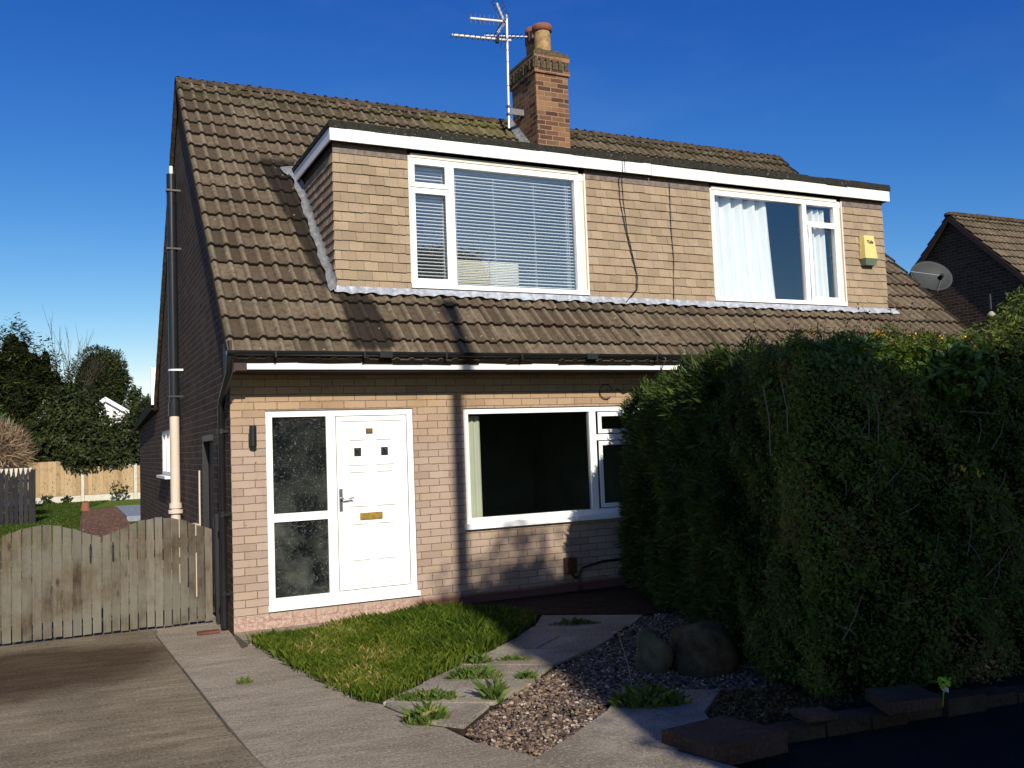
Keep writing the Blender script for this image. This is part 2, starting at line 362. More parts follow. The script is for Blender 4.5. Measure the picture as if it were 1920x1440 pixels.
def leaf_mat(name, stops, trans=.35, rough=.45, spec=.4):
    t = NT(name)
    v = t.n('Attribute', attribute_name='var').outputs['Fac']
    c = t.ramp(v, stops)
    p = t.bsdf(c, rough, spec)
    tl = t.n('BsdfTranslucent', {0: t.mix(1., c, (1.25, 1.2, .6), 'MULTIPLY')}).outputs[0]
    return t.done(t.n('MixShader', {0: trans, 1: p, 2: tl}).outputs[0])
M['conifer'] = leaf_mat('conifer_spray', [(0, (.018, .032, .008)), (.5, (.038, .062, .012)), (.85, (.075, .11, .02)), (1, (.11, .14, .03))], .2, .6, .2)
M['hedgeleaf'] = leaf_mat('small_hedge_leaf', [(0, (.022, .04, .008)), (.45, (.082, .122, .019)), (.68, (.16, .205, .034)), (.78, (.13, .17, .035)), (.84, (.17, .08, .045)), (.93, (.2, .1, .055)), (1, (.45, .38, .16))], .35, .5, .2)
M['laurelleaf'] = leaf_mat('broad_glossy_leaf', [(0, (.04, .08, .015)), (.5, (.09, .17, .02)), (1, (.2, .3, .03))], .4, .35, .5)
M['bushleaf'] = leaf_mat('lanceolate_leaf', [(0, (.022, .032, .01)), (.5, (.045, .06, .017)), (1, (.09, .1, .035))], .3, .45, .3)
M['darkleaf'] = leaf_mat('dark_evergreen_leaf', [(0, (.014, .022, .006)), (.6, (.034, .046, .011)), (1, (.07, .08, .02))], .25, .55, .25)
M['greenleaf'] = leaf_mat('bright_conifer_leaf', [(0, (.03, .06, .01)), (.6, (.06, .12, .018)), (1, (.1, .17, .03))], .3, .5)
M['straw'] = leaf_mat('dry_straw', [(0, (.2, .13, .08)), (.5, (.36, .25, .16)), (1, (.5, .38, .26))], .3, .7, .2)
M['grass'] = leaf_mat('grass_blade', [(0, (.024, .042, .006)), (.3, (.05, .085, .009)), (.6, (.095, .145, .013)), (.85, (.16, .19, .025)), (.95, (.25, .2, .055)), (1, (.42, .33, .14))], .4, .4, .3)
M['tuft'] = leaf_mat('tuft_blade', [(0, (.05, .085, .018)), (.5, (.09, .15, .03)), (.9, (.16, .22, .05)), (1, (.35, .28, .12))], .35, .4, .3)
M['twigleaf'] = leaf_mat('autumn_twig_leaf', [(0, (.045, .035, .014)), (.5, (.08, .06, .022)), (.8, (.12, .11, .03)), (1, (.25, .12, .03))], .3, .5)
M['rustleaf'] = leaf_mat('rusty_leaf', [(0, (.06, .03, .012)), (.5, (.12, .055, .02)), (1, (.2, .1, .03))], .3, .5)
M['yellow'] = leaf_mat('yellow_petal', [(0, (.75, .4, .01)), (1, (.85, .55, .03))], .3, .5)
M['twig'] = plain('twig_bark', (.05, .038, .03), .9, .1, 0, .3, 20)
M['paletwig'] = plain('pale_twig_bark', (.2, .15, .11), .9, .1, 0, .3, 20)
M['bark'] = plain('bark', (.08, .06, .045), .95, .1, 0, .4, 9, .6)
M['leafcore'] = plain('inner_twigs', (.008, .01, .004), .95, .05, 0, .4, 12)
M['petalwhite'] = plain('white_petal', (.8, .8, .78), .7, .2, 0, .05, 8)
M['limeleaf'] = plain('lime_leaf', (.3, .5, .03), .6, .3, 0, .2, 12)
def pebble_mat():
    t = NT('pebble'); v = t.n('Attribute', attribute_name='var').outputs['Fac']
    c = t.ramp(v, [(0, (.03, .022, .018)), (.3, (.08, .055, .042)), (.55, (.135, .092, .068)), (.75, (.2, .15, .11)), (.9, (.24, .15, .075)), (1, (.46, .41, .35))])
    return t.done(t.bsdf(c, .75, .3, bump=t.noise(t.obj(), 80, 3), bs=.3, bd=.003))
M['pebble'] = pebble_mat()
M['gravelbase'] = plain('gravel_bed', (.06, .045, .038), .95, .1, 0, .7, 40, .8)
M['whiterender'] = plain('white_render', (.75, .75, .76), .8, .2, 0, .05, 4)
M['pole'] = plain('creosoted_pole', (.05, .035, .025), .9, .1, 0, .3, 12)

# ---------------------------------------------------------------- mesh helpers
def empty(name, loc=(0, 0, 0)):
    o = bpy.data.objects.new(name, None); o.location = loc; col.objects.link(o); return o
def tag(o, label=None, cat=None, group=None, kind=None):
    if label: o['label'] = label
    if cat: o['category'] = cat
    if group: o['group'] = group
    if kind: o['kind'] = kind
    return o
def thing(name, loc, label, cat, group=None): return tag(empty(name, loc), label, cat, group)

class MB:
    def __init__(s): s.v = []; s.f = []; s.uv = []; s.var = []; s.cur = .5; s.sm = []; s.smooth = False
    def face(s, pts, uv=None):
        i = len(s.v); pts = [tuple(p) for p in pts]; s.v += pts; s.f.append(tuple(range(i, i+len(pts))))
        s.uv.append(uv); s.var.append(s.cur); s.sm.append(s.smooth)
    def box(s, x0, x1, y0, y1, z0, z1, skip=''):
        if x0 > x1: x0, x1 = x1, x0
        if y0 > y1: y0, y1 = y1, y0
        a = [(x0, y0, z0), (x1, y0, z0), (x1, y1, z0), (x0, y1, z0), (x0, y0, z1), (x1, y0, z1), (x1, y1, z1), (x0, y1, z1)]
        for k, q in dict(b=(3, 2, 1, 0), t=(4, 5, 6, 7), f=(0, 1, 5, 4), k=(2, 3, 7, 6), r=(1, 2, 6, 5), l=(3, 0, 4, 7)).items():
            if k not in skip: s.face([a[i] for i in q])
    def hexa(s, b, t):           # bottom quad, top quad (ccw from above)
        s.face(list(reversed(b))); s.face(t)
        n = len(b)
        for i in range(n): s.face([b[i], b[(i+1) % n], t[(i+1) % n], t[i]])
    def prism(s, poly, z0, z1): s.hexa([(x, y, z0) for x, y in poly], [(x, y, z1) for x, y in poly])
    def tube(s, pts, r, n=8, caps=True):
        pts = [Vector(p) for p in pts]; rs = r if isinstance(r, (list, tuple)) else [r]*len(pts)
        rings = []
        for i, p in enumerate(pts):
            d = (pts[min(i+1, len(pts)-1)]-pts[max(i-1, 0)]).normalized()
            a = d.orthogonal().normalized() if abs(d.z) < .95 else Vector((1, 0, 0)); a = (a-d*a.dot(d)).normalized(); b = d.cross(a)
            if i and True:
                pa = s._pa; a = (pa-d*pa.dot(d)); a = a.normalized() if a.length > 1e-6 else d.orthogonal().normalized(); b = d.cross(a)
            s._pa = a
            rings.append([p+rs[i]*(math.cos(2*math.pi*k/n)*a+math.sin(2*math.pi*k/n)*b) for k in range(n)])
        i0 = len(s.v)
        for rg in rings: s.v += [tuple(p) for p in rg]
        for i in range(len(rings)-1):
            for k in range(n):
                a, b = i0+i*n+k, i0+i*n+(k+1) % n
                s.f.append((a, b, b+n, a+n)); s.uv.append(None); s.var.append(s.cur); s.sm.append(True)
        if caps:
            s.face(list(reversed(rings[0]))); s.face(rings[-1])
    def lathe(s, prof, c, n=20, axis='z'):
        i0 = len(s.v)
        for r, h in prof:
            for k in range(n):
                a = 2*math.pi*k/n; s.v.append((c[0]+r*math.cos(a), c[1]+r*math.sin(a), c[2]+h))
        for i in range(len(prof)-1):
            for k in range(n):
                a, b = i0+i*n+k, i0+i*n+(k+1) % n
                s.f.append((a, b, b+n, a+n)); s.uv.append(None); s.var.append(s.cur); s.sm.append(True)
    def build(s, name, m, parent=None, bevel=0.):
        me = bpy.data.meshes.new(name); me.from_pydata(s.v, [], s.f); me.materials.append(M[m] if isinstance(m, str) else m)
        me.update()
        uvl = me.uv_layers.new(name='UVMap')
        V = me.vertices
        for p in me.polygons:
            u = s.uv[p.index]; n = p.normal
            for j, li in enumerate(p.loop_indices):
                if u is not None: uvl.data[li].uv = u[j]
                else:
                    c = V[me.loops[li].vertex_index].co
                    ax = max(range(3), key=lambda k: abs(n[k]))
                    uvl.data[li].uv = ((c.y, c.z), (c.x, c.z), (c.x, c.y))[ax]
        at = me.attributes.new('var', 'FLOAT', 'FACE'); at.data.foreach_set('value', np.array(s.var, dtype=np.float32))
        me.polygons.foreach_set('use_smooth', np.array(s.sm, dtype=bool)); me.update()
        o = bpy.data.objects.new(name, me); col.objects.link(o)
        if bevel:
            bv = o.modifiers.new('bevel', 'BEVEL'); bv.width = bevel; bv.segments = 2; bv.limit_method = 'ANGLE'
        attach(o, parent); return o
def attach(o, parent):
    if parent is not None:
        o.parent = parent
        if parent.type == 'EMPTY': o.matrix_parent_inverse = Matrix.Translation(-parent.location)
def box(name, m, parent, *a, bevel=0.):
    b = MB(); b.box(*a); return b.build(name, m, parent, bevel)
def rebase(o, p):        # move a lone mesh's origin to its base
    o.data.transform(Matrix.Translation(-Vector(p))); o.location = p; return o
def npmesh(name, verts, faces, m, parent=None, var=None, uv=None, smooth=False, attrs=None):
    me = bpy.data.meshes.new(name); nv, (nf, k) = len(verts), faces.shape
    me.vertices.add(nv); me.vertices.foreach_set('co', np.asarray(verts, np.float32).ravel())
    me.loops.add(nf*k); me.loops.foreach_set('vertex_index', faces.astype(np.int32).ravel())
    me.polygons.add(nf); me.polygons.foreach_set('loop_start', np.arange(0, nf*k, k, dtype=np.int32))
    try: me.polygons.foreach_set('loop_total', np.full(nf, k, np.int32))
    except Exception: pass
    me.polygons.foreach_set('use_smooth', np.full(nf, smooth, bool))
    me.update(calc_edges=True)
    if var is not None:
        a = me.attributes.new('var', 'FLOAT', 'FACE'); a.data.foreach_set('value', np.asarray(var, np.float32))
    for nm, vals in (attrs or {}).items():
        a = me.attributes.new(nm, 'FLOAT', 'POINT'); a.data.foreach_set('value', np.asarray(vals, np.float32))
    if uv is not None:
        l = me.uv_layers.new(name='UVMap'); l.data.foreach_set('uv', np.asarray(uv, np.float32)[faces.ravel()].ravel())
    me.materials.append(M[m]); me.validate()
    o = bpy.data.objects.new(name, me); col.objects.link(o); attach(o, parent); return o

def unit(a): return a/np.maximum(np.linalg.norm(a, axis=1, keepdims=True), 1e-9)
def leaves(pos, nrm, axis, ln, wd, fold=.25):
    """kite leaves at pos, facing nrm, growing along axis"""
    n = unit(nrm); a = unit(axis-n*np.sum(axis*n, 1, keepdims=True)); b = np.cross(n, a)
    ln = ln[:, None]; wd = wd[:, None]
    base = pos; tip = pos+a*ln-n*ln*.12; s1 = pos+a*ln*.45+b*wd*.5-n*wd*fold; s2 = pos+a*ln*.45-b*wd*.5-n*wd*fold
    v = np.stack([base, s1, tip, s2], 1).reshape(-1, 3); f = np.arange(len(pos)*4).reshape(-1, 4)
    return v, f
def clump(p, f=1.7, seed=0):
    return .5+.25*(np.sin(p[:, 0]*f*2.1+seed)*np.cos(p[:, 1]*f*1.7+seed*2)+np.sin(p[:, 2]*f*2.6+p[:, 0]*f*.9+seed*3))
def blob_points(blobs, n, depth=.3, lump=.12, seed=0, keep=None):
    C = np.array([b[0] for b in blobs], float); Rr = np.array([b[1] for b in blobs], float)
    area = (Rr[:, 0]*Rr[:, 1]+Rr[:, 1]*Rr[:, 2]+Rr[:, 0]*Rr[:, 2]); P, N = [], []; got = 0
    while got < n:
        k = n*2
        bi = rng.choice(len(blobs), k, p=area/area.sum()); d = unit(rng.normal(size=(k, 3)))
        rr = 1-depth*rng.random(k)**1.8
        p = C[bi]+Rr[bi]*d*rr[:, None]
        p = p+d*Rr[bi]*(lump*(np.sin(p*5.3+seed).sum(1)+np.sin(p[:, [1, 2, 0]]*9.1+seed*2).sum(1)*.6)/3)[:, None]
        ok = p[:, 2] > .02
        for c, r in zip(C, Rr): ok &= (((p-c)/r)**2).sum(1) > .55*(1-depth*.6)**2
        if keep is not None: ok &= keep(p)
        P.append(p[ok]); N.append(unit(d/Rr[bi])[ok]); got += ok.sum()
        if len(P) > 30: break
    return np.concatenate(P)[:n], np.concatenate(N)[:n]
def foliage(name, m, parent, blobs, n, ln, wd, depth=.3, lump=.12, seed=0, mode='random', vmix=.55, keep=None):
    p, nn = blob_points(blobs, n, depth, lump, seed, keep); k = len(p)
    if mode == 'random': nr = nn*.7+rng.normal(size=(k, 3))*.6+np.array([0, 0, .35]); ax = rng.normal(size=(k, 3))+nn*.6
    elif mode == 'flat': nr = np.array([0, 0, 1.])+rng.normal(size=(k, 3))*.3; ax = nn+rng.normal(size=(k, 3))*.6
    elif mode == 'spray': nr = rng.normal(size=(k, 3))+nn*.4; ax = nn*1.1+rng.normal(size=(k, 3))*.45+np.array([0, 0, .25])
    L = ln*(.6+.8*rng.random(k)); W_ = wd*(.6+.8*rng.random(k))
    v, f = leaves(p, nr, ax, L, W_)
    var = np.clip((1-vmix)*clump(p, 1.7, seed)+vmix*rng.random(k), 0, 1)
    return npmesh(name, v, f, m, parent, var)
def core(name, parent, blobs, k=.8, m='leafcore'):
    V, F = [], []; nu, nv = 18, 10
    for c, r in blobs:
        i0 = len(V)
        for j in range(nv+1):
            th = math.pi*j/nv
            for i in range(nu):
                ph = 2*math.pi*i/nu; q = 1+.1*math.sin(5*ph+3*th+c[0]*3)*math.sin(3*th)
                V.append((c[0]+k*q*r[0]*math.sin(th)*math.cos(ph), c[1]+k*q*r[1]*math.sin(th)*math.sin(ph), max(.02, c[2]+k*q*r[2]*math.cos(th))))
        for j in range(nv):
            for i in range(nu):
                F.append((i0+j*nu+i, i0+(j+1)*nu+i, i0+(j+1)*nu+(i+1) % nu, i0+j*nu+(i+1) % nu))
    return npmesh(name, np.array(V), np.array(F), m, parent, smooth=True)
def branch(mb, p, d, ln, r, depth, spread=.5, kids=3, upb=.15):
    pts = [Vector(p)]; dd = Vector(d).normalized()
    for i in range(4):
        dd = (dd+Vector((rnd.uniform(-1, 1), rnd.uniform(-1, 1), rnd.uniform(-.6, 1)))*.14+Vector((0, 0, upb*.3))).normalized()
        pts.append(pts[-1]+dd*ln/4)
    mb.tube(pts, [r*(1-.13*i) for i in range(5)], 5 if r < .03 else 7, False)
    if depth:
        for k in range(kids):
            t = rnd.uniform(.35, 1); i = min(3, int(t*4)); q = pts[i].lerp(pts[i+1], t*4-i)
            nd = (dd+Vector((rnd.uniform(-1, 1), rnd.uniform(-1, 1), rnd.uniform(-.2, .8)))*spread).normalized()
            branch(mb, q, nd, ln*rnd.uniform(.5, .75), r*.55, depth-1, spread, kids, upb)

# ================================================================ setting
W, YR, H, ZE, EV, Q = 5.558, 4.056, 7.2136, 2.736, .3988, .438      # half width, ridge y, ridge z, eave z, overhang, dormer face y
K = (H-ZE)/(YR+EV)
def roofz(y): return ZE+K*(y+EV)
def roofy(z): return (z-ZE)/K-EV

def structure(name, m, fn, bevel=0.):
    b = MB(); fn(b); return tag(b.build(name, m, None, bevel), kind='structure')
structure('ground', 'ground', lambda b: b.face([(-400, -400, -.14), (400, -400, -.14), (400, 900, -.14), (-400, 900, -.14)]))
structure('road', 'asphalt', lambda b: b.box(-60, 60, -13.2, -7.1, -.4, -.12))
structure('pavement', 'asphalt', lambda b: (b.box(-60, 60, -7.0, -5.75, -.4, -.03), b.prism([(1.78, -5.748), (2.22, -5.25), (3.0, -5.36), (5.4, -5.64), (6.3, -5.748)], -.4, -.026)))
structure('kerb', 'conc', lambda b: [b.box(x, x+.9, -7.1, -7.0, -.4, -.02) for x in np.arange(-30, 30, .915)], .01)

def drive(b):
    # stained left slab in bays, then the bay behind the gate along the house
    b.prism([(-4.2, -3.9), (-.548, -3.35), (-.706, .42), (-4.2, .42)], -.3, 0)
    b.prism([(-4.2, -5.74), (-.36, -5.74), (-.545, -3.362), (-4.2, -3.912)], -.3, .005)
    b.prism([(-4.2, .432), (-.7, .432), (-.66, .62), (-.66, 12.), (-4.2, 12.)], -.3, -.005)
structure('driveway', 'drive', drive)
def strip(b):
    b.prism([(-.69, .41), (-.62, -1.2), (-.05, -.75), (-.02, .0), (-.02, .41)], -.3, -.001)
    b.prism([(-.62, -1.218), (-.53, -3.296), (.4, -3.116), (.1, -.67), (-.035, -.775)], -.3, .004)
    b.prism([(-.53, -3.312), (-.5, -3.9), (.0, -4.0), (.72, -4.42), (.59, -3.5), (.4, -3.135)], -.3, .009)
    b.prism([(-.5, -3.915), (-.345, -5.74), (1.1, -5.74), (1.0, -5.05), (.72, -4.435), (.0, -4.015)], -.3, .014)
    b.prism([(-.69, .422), (-.02, .422), (-.02, 8.), (-.65, 8.)], -.3, -.006)
structure('concrete_strip', 'conc', strip)
structure('doorstep_path', 'conc', lambda b: b.prism([(.0, -.02), (.03, -.62), (.5, -.52), (1.3, -.38), (2.0, -.3), (2.0, -.005), (.0, -.005)], -.3, .004), .006)

LAWN = [(.075, -.6), (.22, -1.9), (.4, -3.15), (.55, -3.25), (.88, -2.9), (1.35, -2.6), (1.8, -2.22), (2.22, -1.85), (2.6, -1.42), (2.8, -1.05), (2.5, -.5), (1.95, -.28), (1.2, -.4), (.5, -.54)]
structure('lawn_earth', 'soil', lambda b: b.prism(LAWN, -.3, .008))
structure('border_soil', 'soil', lambda b: (b.prism([(1.98, -.01), (1.98, -.3), (2.52, -.5), (2.82, -1.05), (3.0, -1.1), (3.74, -1.72), (4.6, -1.7), (5.5, -.01)], -.3, .02)))
LE = [(2.93, -1.085), (2.589, -1.546), (2.262, -1.881), (1.848, -2.253), (1.376, -2.639), (.912, -2.995), (.48, -3.36), (.6, -3.95)]
RE = [(3.736, -1.696), (3.313, -2.082), (2.949, -2.38), (2.519, -2.728), (1.988, -3.062), (1.554, -3.427), (1.118, -3.796), (.76, -4.15)]
def path(b):
    for i in range(7):
        l0, r0, l1, r1 = map(Vector, ((*LE[i], 0), (*RE[i], 0), (*LE[i+1], 0), (*RE[i+1], 0)))
        g = .018/(l1-l0).length
        a, c, e, f = l0.lerp(l1, g), r0.lerp(r1, g), r0.lerp(r1, 1-g), l0.lerp(l1, 1-g)
        dz = (i-3)*.004
        j_ = lambda p: (p.x+rnd.uniform(-.022, .022), p.y+rnd.uniform(-.015, .015))
        f, e, c, a = map(j_, (f, e, c, a))
        if i in (2, 4, 6):                                  # broken in two
            t0, t1 = rnd.uniform(.4, .6), rnd.uniform(.4, .6); q = lambda u, v, t: (u[0]+(v[0]-u[0])*t, u[1]+(v[1]-u[1])*t)
            b.prism([f, q(f, e, t0-.008), q(a, c, t1-.008), a], -.3, .03+dz); b.prism([q(f, e, t0+.008), e, c, q(a, c, t1+.008)], -.3, .027+dz)
        else: b.prism([f, e, c, a], -.3, .03+dz)
structure('path', 'slab', path)
structure('path_bed', 'soil', lambda b: b.prism(LE[::-1]+RE, -.3, .012))
def slabs2(b):
    b.prism([(2.05, -3.97), (1.70, -4.33), (2.2, -4.7), (2.6, -4.35)], -.3, .03)
    b.prism([(1.685, -4.345), (1.275, -4.64), (1.62, -5.2), (2.0, -5.1), (2.185, -4.715)], -.3, .03)
    b.prism([(1.262, -4.655), (.87, -4.9), (1.12, -5.55), (1.75, -5.7), (1.61, -5.215)], -.3, .03)
structure('entrance_slabs', 'slab', slabs2)
GRAV = [(.76, -4.16), (1.118, -3.8), (1.99, -3.07), (2.95, -2.385), (3.74, -1.7), (4.4, -1.72), (4.3, -3.), (3.2, -4.6), (2.6, -4.3), (2.06, -3.93), (1.69, -4.3), (1.26, -4.62), (.87, -4.88), (.73, -4.45)]
structure('gravel_bed', 'gravelbase', lambda b: b.prism(GRAV, -.3, -.02))
structure('shrub_bed', 'soil', lambda b: b.prism([(2.6, -4.36), (2.2, -4.72), (2.02, -5.1), (2.5, -5.15), (9, -6.), (11, -.02), (4.6, -.02), (4.45, -3), (3.21, -4.61)], -.3, .01))
structure('rear_lawn', 'rearlawn', lambda b: b.prism([(-6, 12.02), (-1.35, 12.02), (-1.2, 25.5), (.0, 27.5), (8, 27.5), (8, 33), (-6, 33)], -.3, .02))
structure('rear_bark_bed', 'mulch', lambda b: b.prism([(-1.34, 12.02), (-.1, 12.02), (.05, 22), (.1, 26.9), (-1.1, 25.4)], -.3, .015))
structure('rear_patio', 'slate', lambda b: [b.prism([(.07, y), (6, y), (6, y+.58), (.07, y+.58)], -.3, .02) for y in np.arange(20.5, 27., .6)], .006)

def in_poly(p, poly):
    x, y = p[:, 0], p[:, 1]; r = np.zeros(len(p), bool); n = len(poly)
    for i in range(n):
        x0, y0 = poly[i]; x1, y1 = poly[(i+1) % n]
        c = ((y0 > y) != (y1 > y)) & (x < (x1-x0)*(y-y0)/(y1-y0+1e-12)+x0); r ^= c
    return r
def scatter(poly, n):
    a = np.array(poly); lo, hi = a.min(0), a.max(0); out = []
    while sum(map(len, out)) < n:
        p = lo+(hi-lo)*rng.random((n*2, 2)); out.append(p[in_poly(p, poly)])
    return np.concatenate(out)[:n]
def blades(p, z0, h, wd, lean=.5):
    k = len(p); az = rng.random(k)*2*np.pi; ln = h*(.45+.8*rng.random(k))
    side = np.stack([np.cos(az), np.sin(az), np.zeros(k)], 1); ld = np.stack([-np.sin(az), np.cos(az), np.zeros(k)], 1)
    le = lean*(.2+rng.random(k))[:, None]; b = np.column_stack([p, np.full(k, z0)])
    L = ln[:, None]; wv = (wd*(.6+.8*rng.random(k)))[:, None]
    mid = b+np.array([0, 0, 1.])*L*.6+ld*le*L*.3; tip = b+np.array([0, 0, 1.])*L*(1-.25*le)+ld*le*L*.95
    v = np.stack([b-side*wv*.5, b+side*wv*.5, mid+side*wv*.4, tip, mid-side*wv*.4], 1).reshape(-1, 3)
    return v, np.arange(k*5).reshape(-1, 5)
gp = scatter(LAWN, 46000)
gp = gp+rng.normal(size=gp.shape)*.03
hmod = .07+.07*clump(np.column_stack([gp, gp[:, 0]*0]), 3.1, 1.)*(.5+rng.random(len(gp)))
v, f = blades(gp, .005, hmod, .005, .6)
lawn = npmesh('lawn_grass', v, f, 'grass', None, np.clip(.55*clump(np.column_stack([gp, gp[:, 0]*0]), 3., 2.)+.75*rng.random(len(gp))-.15, 0, 1))
tag(lawn, 'patch of unmown green grass in front of the white door', 'grass', kind='stuff')
gp = scatter([(-3.4, 13.), (-1.3, 13.), (-1.15, 25.), (.0, 31.8), (-3.4, 31.8)], 26000)
v, f = blades(gp, .02, np.full(len(gp), .07), .02, .6)
tag(npmesh('rear_grass', v, f, 'grass', None, .6*rng.random(len(gp))), 'short green grass of the back garden beyond the wooden gate', 'grass', kind='stuff')

def pebbles(p, z, r0, name):
    k = len(p); O = np.array([(1, 0, 0), (0, 1, 0), (-1, 0, 0), (0, -1, 0), (0, 0, 1), (0, 0, -1)], float)
    F = np.array([(0, 1, 4), (1, 2, 4), (2, 3, 4), (3, 0, 4), (1, 0, 5), (2, 1, 5), (3, 2, 5), (0, 3, 5)])
    # one subdivision for rounder stones
    vs = [tuple(x) for x in O]; fs = []; cache = {}
    def mid(a, b):
        key = tuple(sorted((a, b)))
        if key not in cache:
            q = (np.array(vs[a])+np.array(vs[b])); q = q/np.linalg.norm(q); vs.append(tuple(q)); cache[key] = len(vs)-1
        return cache[key]
    for a, b, c in F:
        x, y, zz = mid(a, b), mid(b, c), mid(c, a); fs += [(a, x, zz), (x, b, y), (zz, y, c), (x, y, zz)]
    O = np.array(vs); F = np.array(fs); nv = len(O)
    sc = r0*(.55+.9*rng.random((k, 1)))*np.stack([.8+.6*rng.random(k), .6+.4*rng.random(k), .4+.3*rng.random(k)], 1)
    a = rng.random(k)*2*np.pi; tl = rng.normal(size=k)*.5
    v = O[None]*sc[:, None]*(1+.18*rng.normal(size=(k, nv, 1)))
    x, y, zz = v[..., 0], v[..., 1], v[..., 2]
    c, s = np.cos(tl)[:, None], np.sin(tl)[:, None]; y, zz = y*c-zz*s, y*s+zz*c
    c, s = np.cos(a)[:, None], np.sin(a)[:, None]; x, y = x*c-y*s, x*s+y*c
    v = np.stack([x+p[:, 0:1], y+p[:, 1:2], zz+z+rng.random((k, 1))*.02], 2).reshape(-1, 3)
    f = (F[None]+(np.arange(k)*nv)[:, None, None]).reshape(-1, 3)
    return npmesh(name, v, f, 'pebble', None, np.repeat(rng.random(k), len(F)), smooth=False)
tag(pebbles(scatter(GRAV, 17000), -.012, .0115, 'gravel'), 'mixed brown and grey gravel between the two slab paths', 'gravel', kind='stuff')

# ================================================================ the house
house = thing('semi_detached_house', (W, YR, 0), 'pale brick semi-detached house with a long tile-hung dormer in its steep brown roof', 'house')

def wall_holes(b, x0, x1, z0, z1, holes, y=0., depth=.1):
    xs = sorted({x0, x1, *[h[0] for h in holes], *[h[1] for h in holes]}); zs = sorted({z0, z1, *[h[2] for h in holes], *[h[3] for h in holes]})
    for i in range(len(xs)-1):
        for j in range(len(zs)-1):
            cx, cz = (xs[i]+xs[i+1])/2, (zs[j]+zs[j+1])/2
            if any(h[0] < cx < h[1] and h[2] < cz < h[3] for h in holes): continue
            b.face([(xs[i], y, zs[j]), (xs[i+1], y, zs[j]), (xs[i+1], y, zs[j+1]), (xs[i], y, zs[j+1])])
    for a, c, e, f in holes:
        b.face([(a, y, e), (a, y+depth, e), (a, y+depth, f), (a, y, f)][::-1]); b.face([(c, y, e), (c, y+depth, e), (c, y+depth, f), (c, y, f)])
        b.face([(a, y, f), (c, y, f), (c, y+depth, f), (a, y+depth, f)][::-1]); b.face([(a, y, e), (c, y, e), (c, y+depth, e), (a, y+depth, e)])
DOOR = (.352, 1.955, .172, 2.222); LWIN = (2.56, 5.25, .885, 2.207)
b = MB(); wall_holes(b, 0, 2*W, -.2, 2.74, [DOOR, LWIN])
b.build('front_wall', 'brick_front', house)
# gable walls: plain rect with the side window's hole, then the triangle
def gable(x, flip, holes):
    b = MB(); ys = sorted({0., 2*YR, *[h[0] for h in holes], *[h[1] for h in holes]}); zs = sorted({-.2, 2.74, *[h[2] for h in holes], *[h[3] for h in holes]})
    def q(p): b.face(p[::-1] if flip else p)
    for i in range(len(ys)-1):
        for j in range(len(zs)-1):
            cy, cz = (ys[i]+ys[i+1])/2, (zs[j]+zs[j+1])/2
            if any(h[0] < cy < h[1] and h[2] < cz < h[3] for h in holes): continue
            q([(x, ys[i], zs[j]), (x, ys[i], zs[j+1]), (x, ys[i+1], zs[j+1]), (x, ys[i+1], zs[j])])
    q([(x, 0, 2.74), (x, 0, roofz(0)-.05), (x, YR, H-.06), (x, 2*YR, roofz(0)-.05), (x, 2*YR, 2.74)])
    for a, c, e, f in holes:
        b.face([(x, a, e), (x+.1, a, e), (x+.1, a, f), (x, a, f)]); b.face([(x, c, e), (x+.1, c, e), (x+.1, c, f), (x, c, f)][::-1])
        b.face([(x, a, f), (x+.1, a, f), (x+.1, c, f), (x, c, f)]); b.face([(x, a, e), (x+.1, a, e), (x+.1, c, e), (x, c, e)][::-1])
    return b.build('gable_wall', 'brick_side', house)
SWIN = (6.25, 7.7, 1.47, 2.22); SDOOR = (1.25, 2.1, .0, 2.02)
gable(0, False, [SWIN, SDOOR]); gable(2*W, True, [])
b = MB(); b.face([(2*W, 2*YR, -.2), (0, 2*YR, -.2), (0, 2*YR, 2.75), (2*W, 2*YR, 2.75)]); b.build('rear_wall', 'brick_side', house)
b = MB(); b.face([(0, 2*YR+.005, -.2), (0, 2*YR+.005, 2.62), (0, 13.4, 2.42), (0, 13.4, -.2)]); b.face([(0, 13.4, -.2), (0, 13.4, 2.42), (4, 13.4, 2.42), (4, 13.4, -.2)]); b.face([(4, 13.4, -.2), (4, 13.4, 2.42), (4, 8.1, 2.6), (4, 8.1, -.2)])
ext = b.build('extension_wall', 'brick_side', house)
b = MB(); b.hexa([(-.1, 8.52, 2.66), (4.1, 8.52, 2.66), (4.1, 13.55, 2.40), (-.1, 13.55, 2.40)], [(-.1, 8.52, 2.84), (4.1, 8.52, 2.84), (4.1, 13.55, 2.56), (-.1, 13.55, 2.56)])
b.build('extension_roof', 'felt', house)
box('barge_end', 'paint', house, -.11, -.02, 8.42, 8.5, 2.74, 3.43)

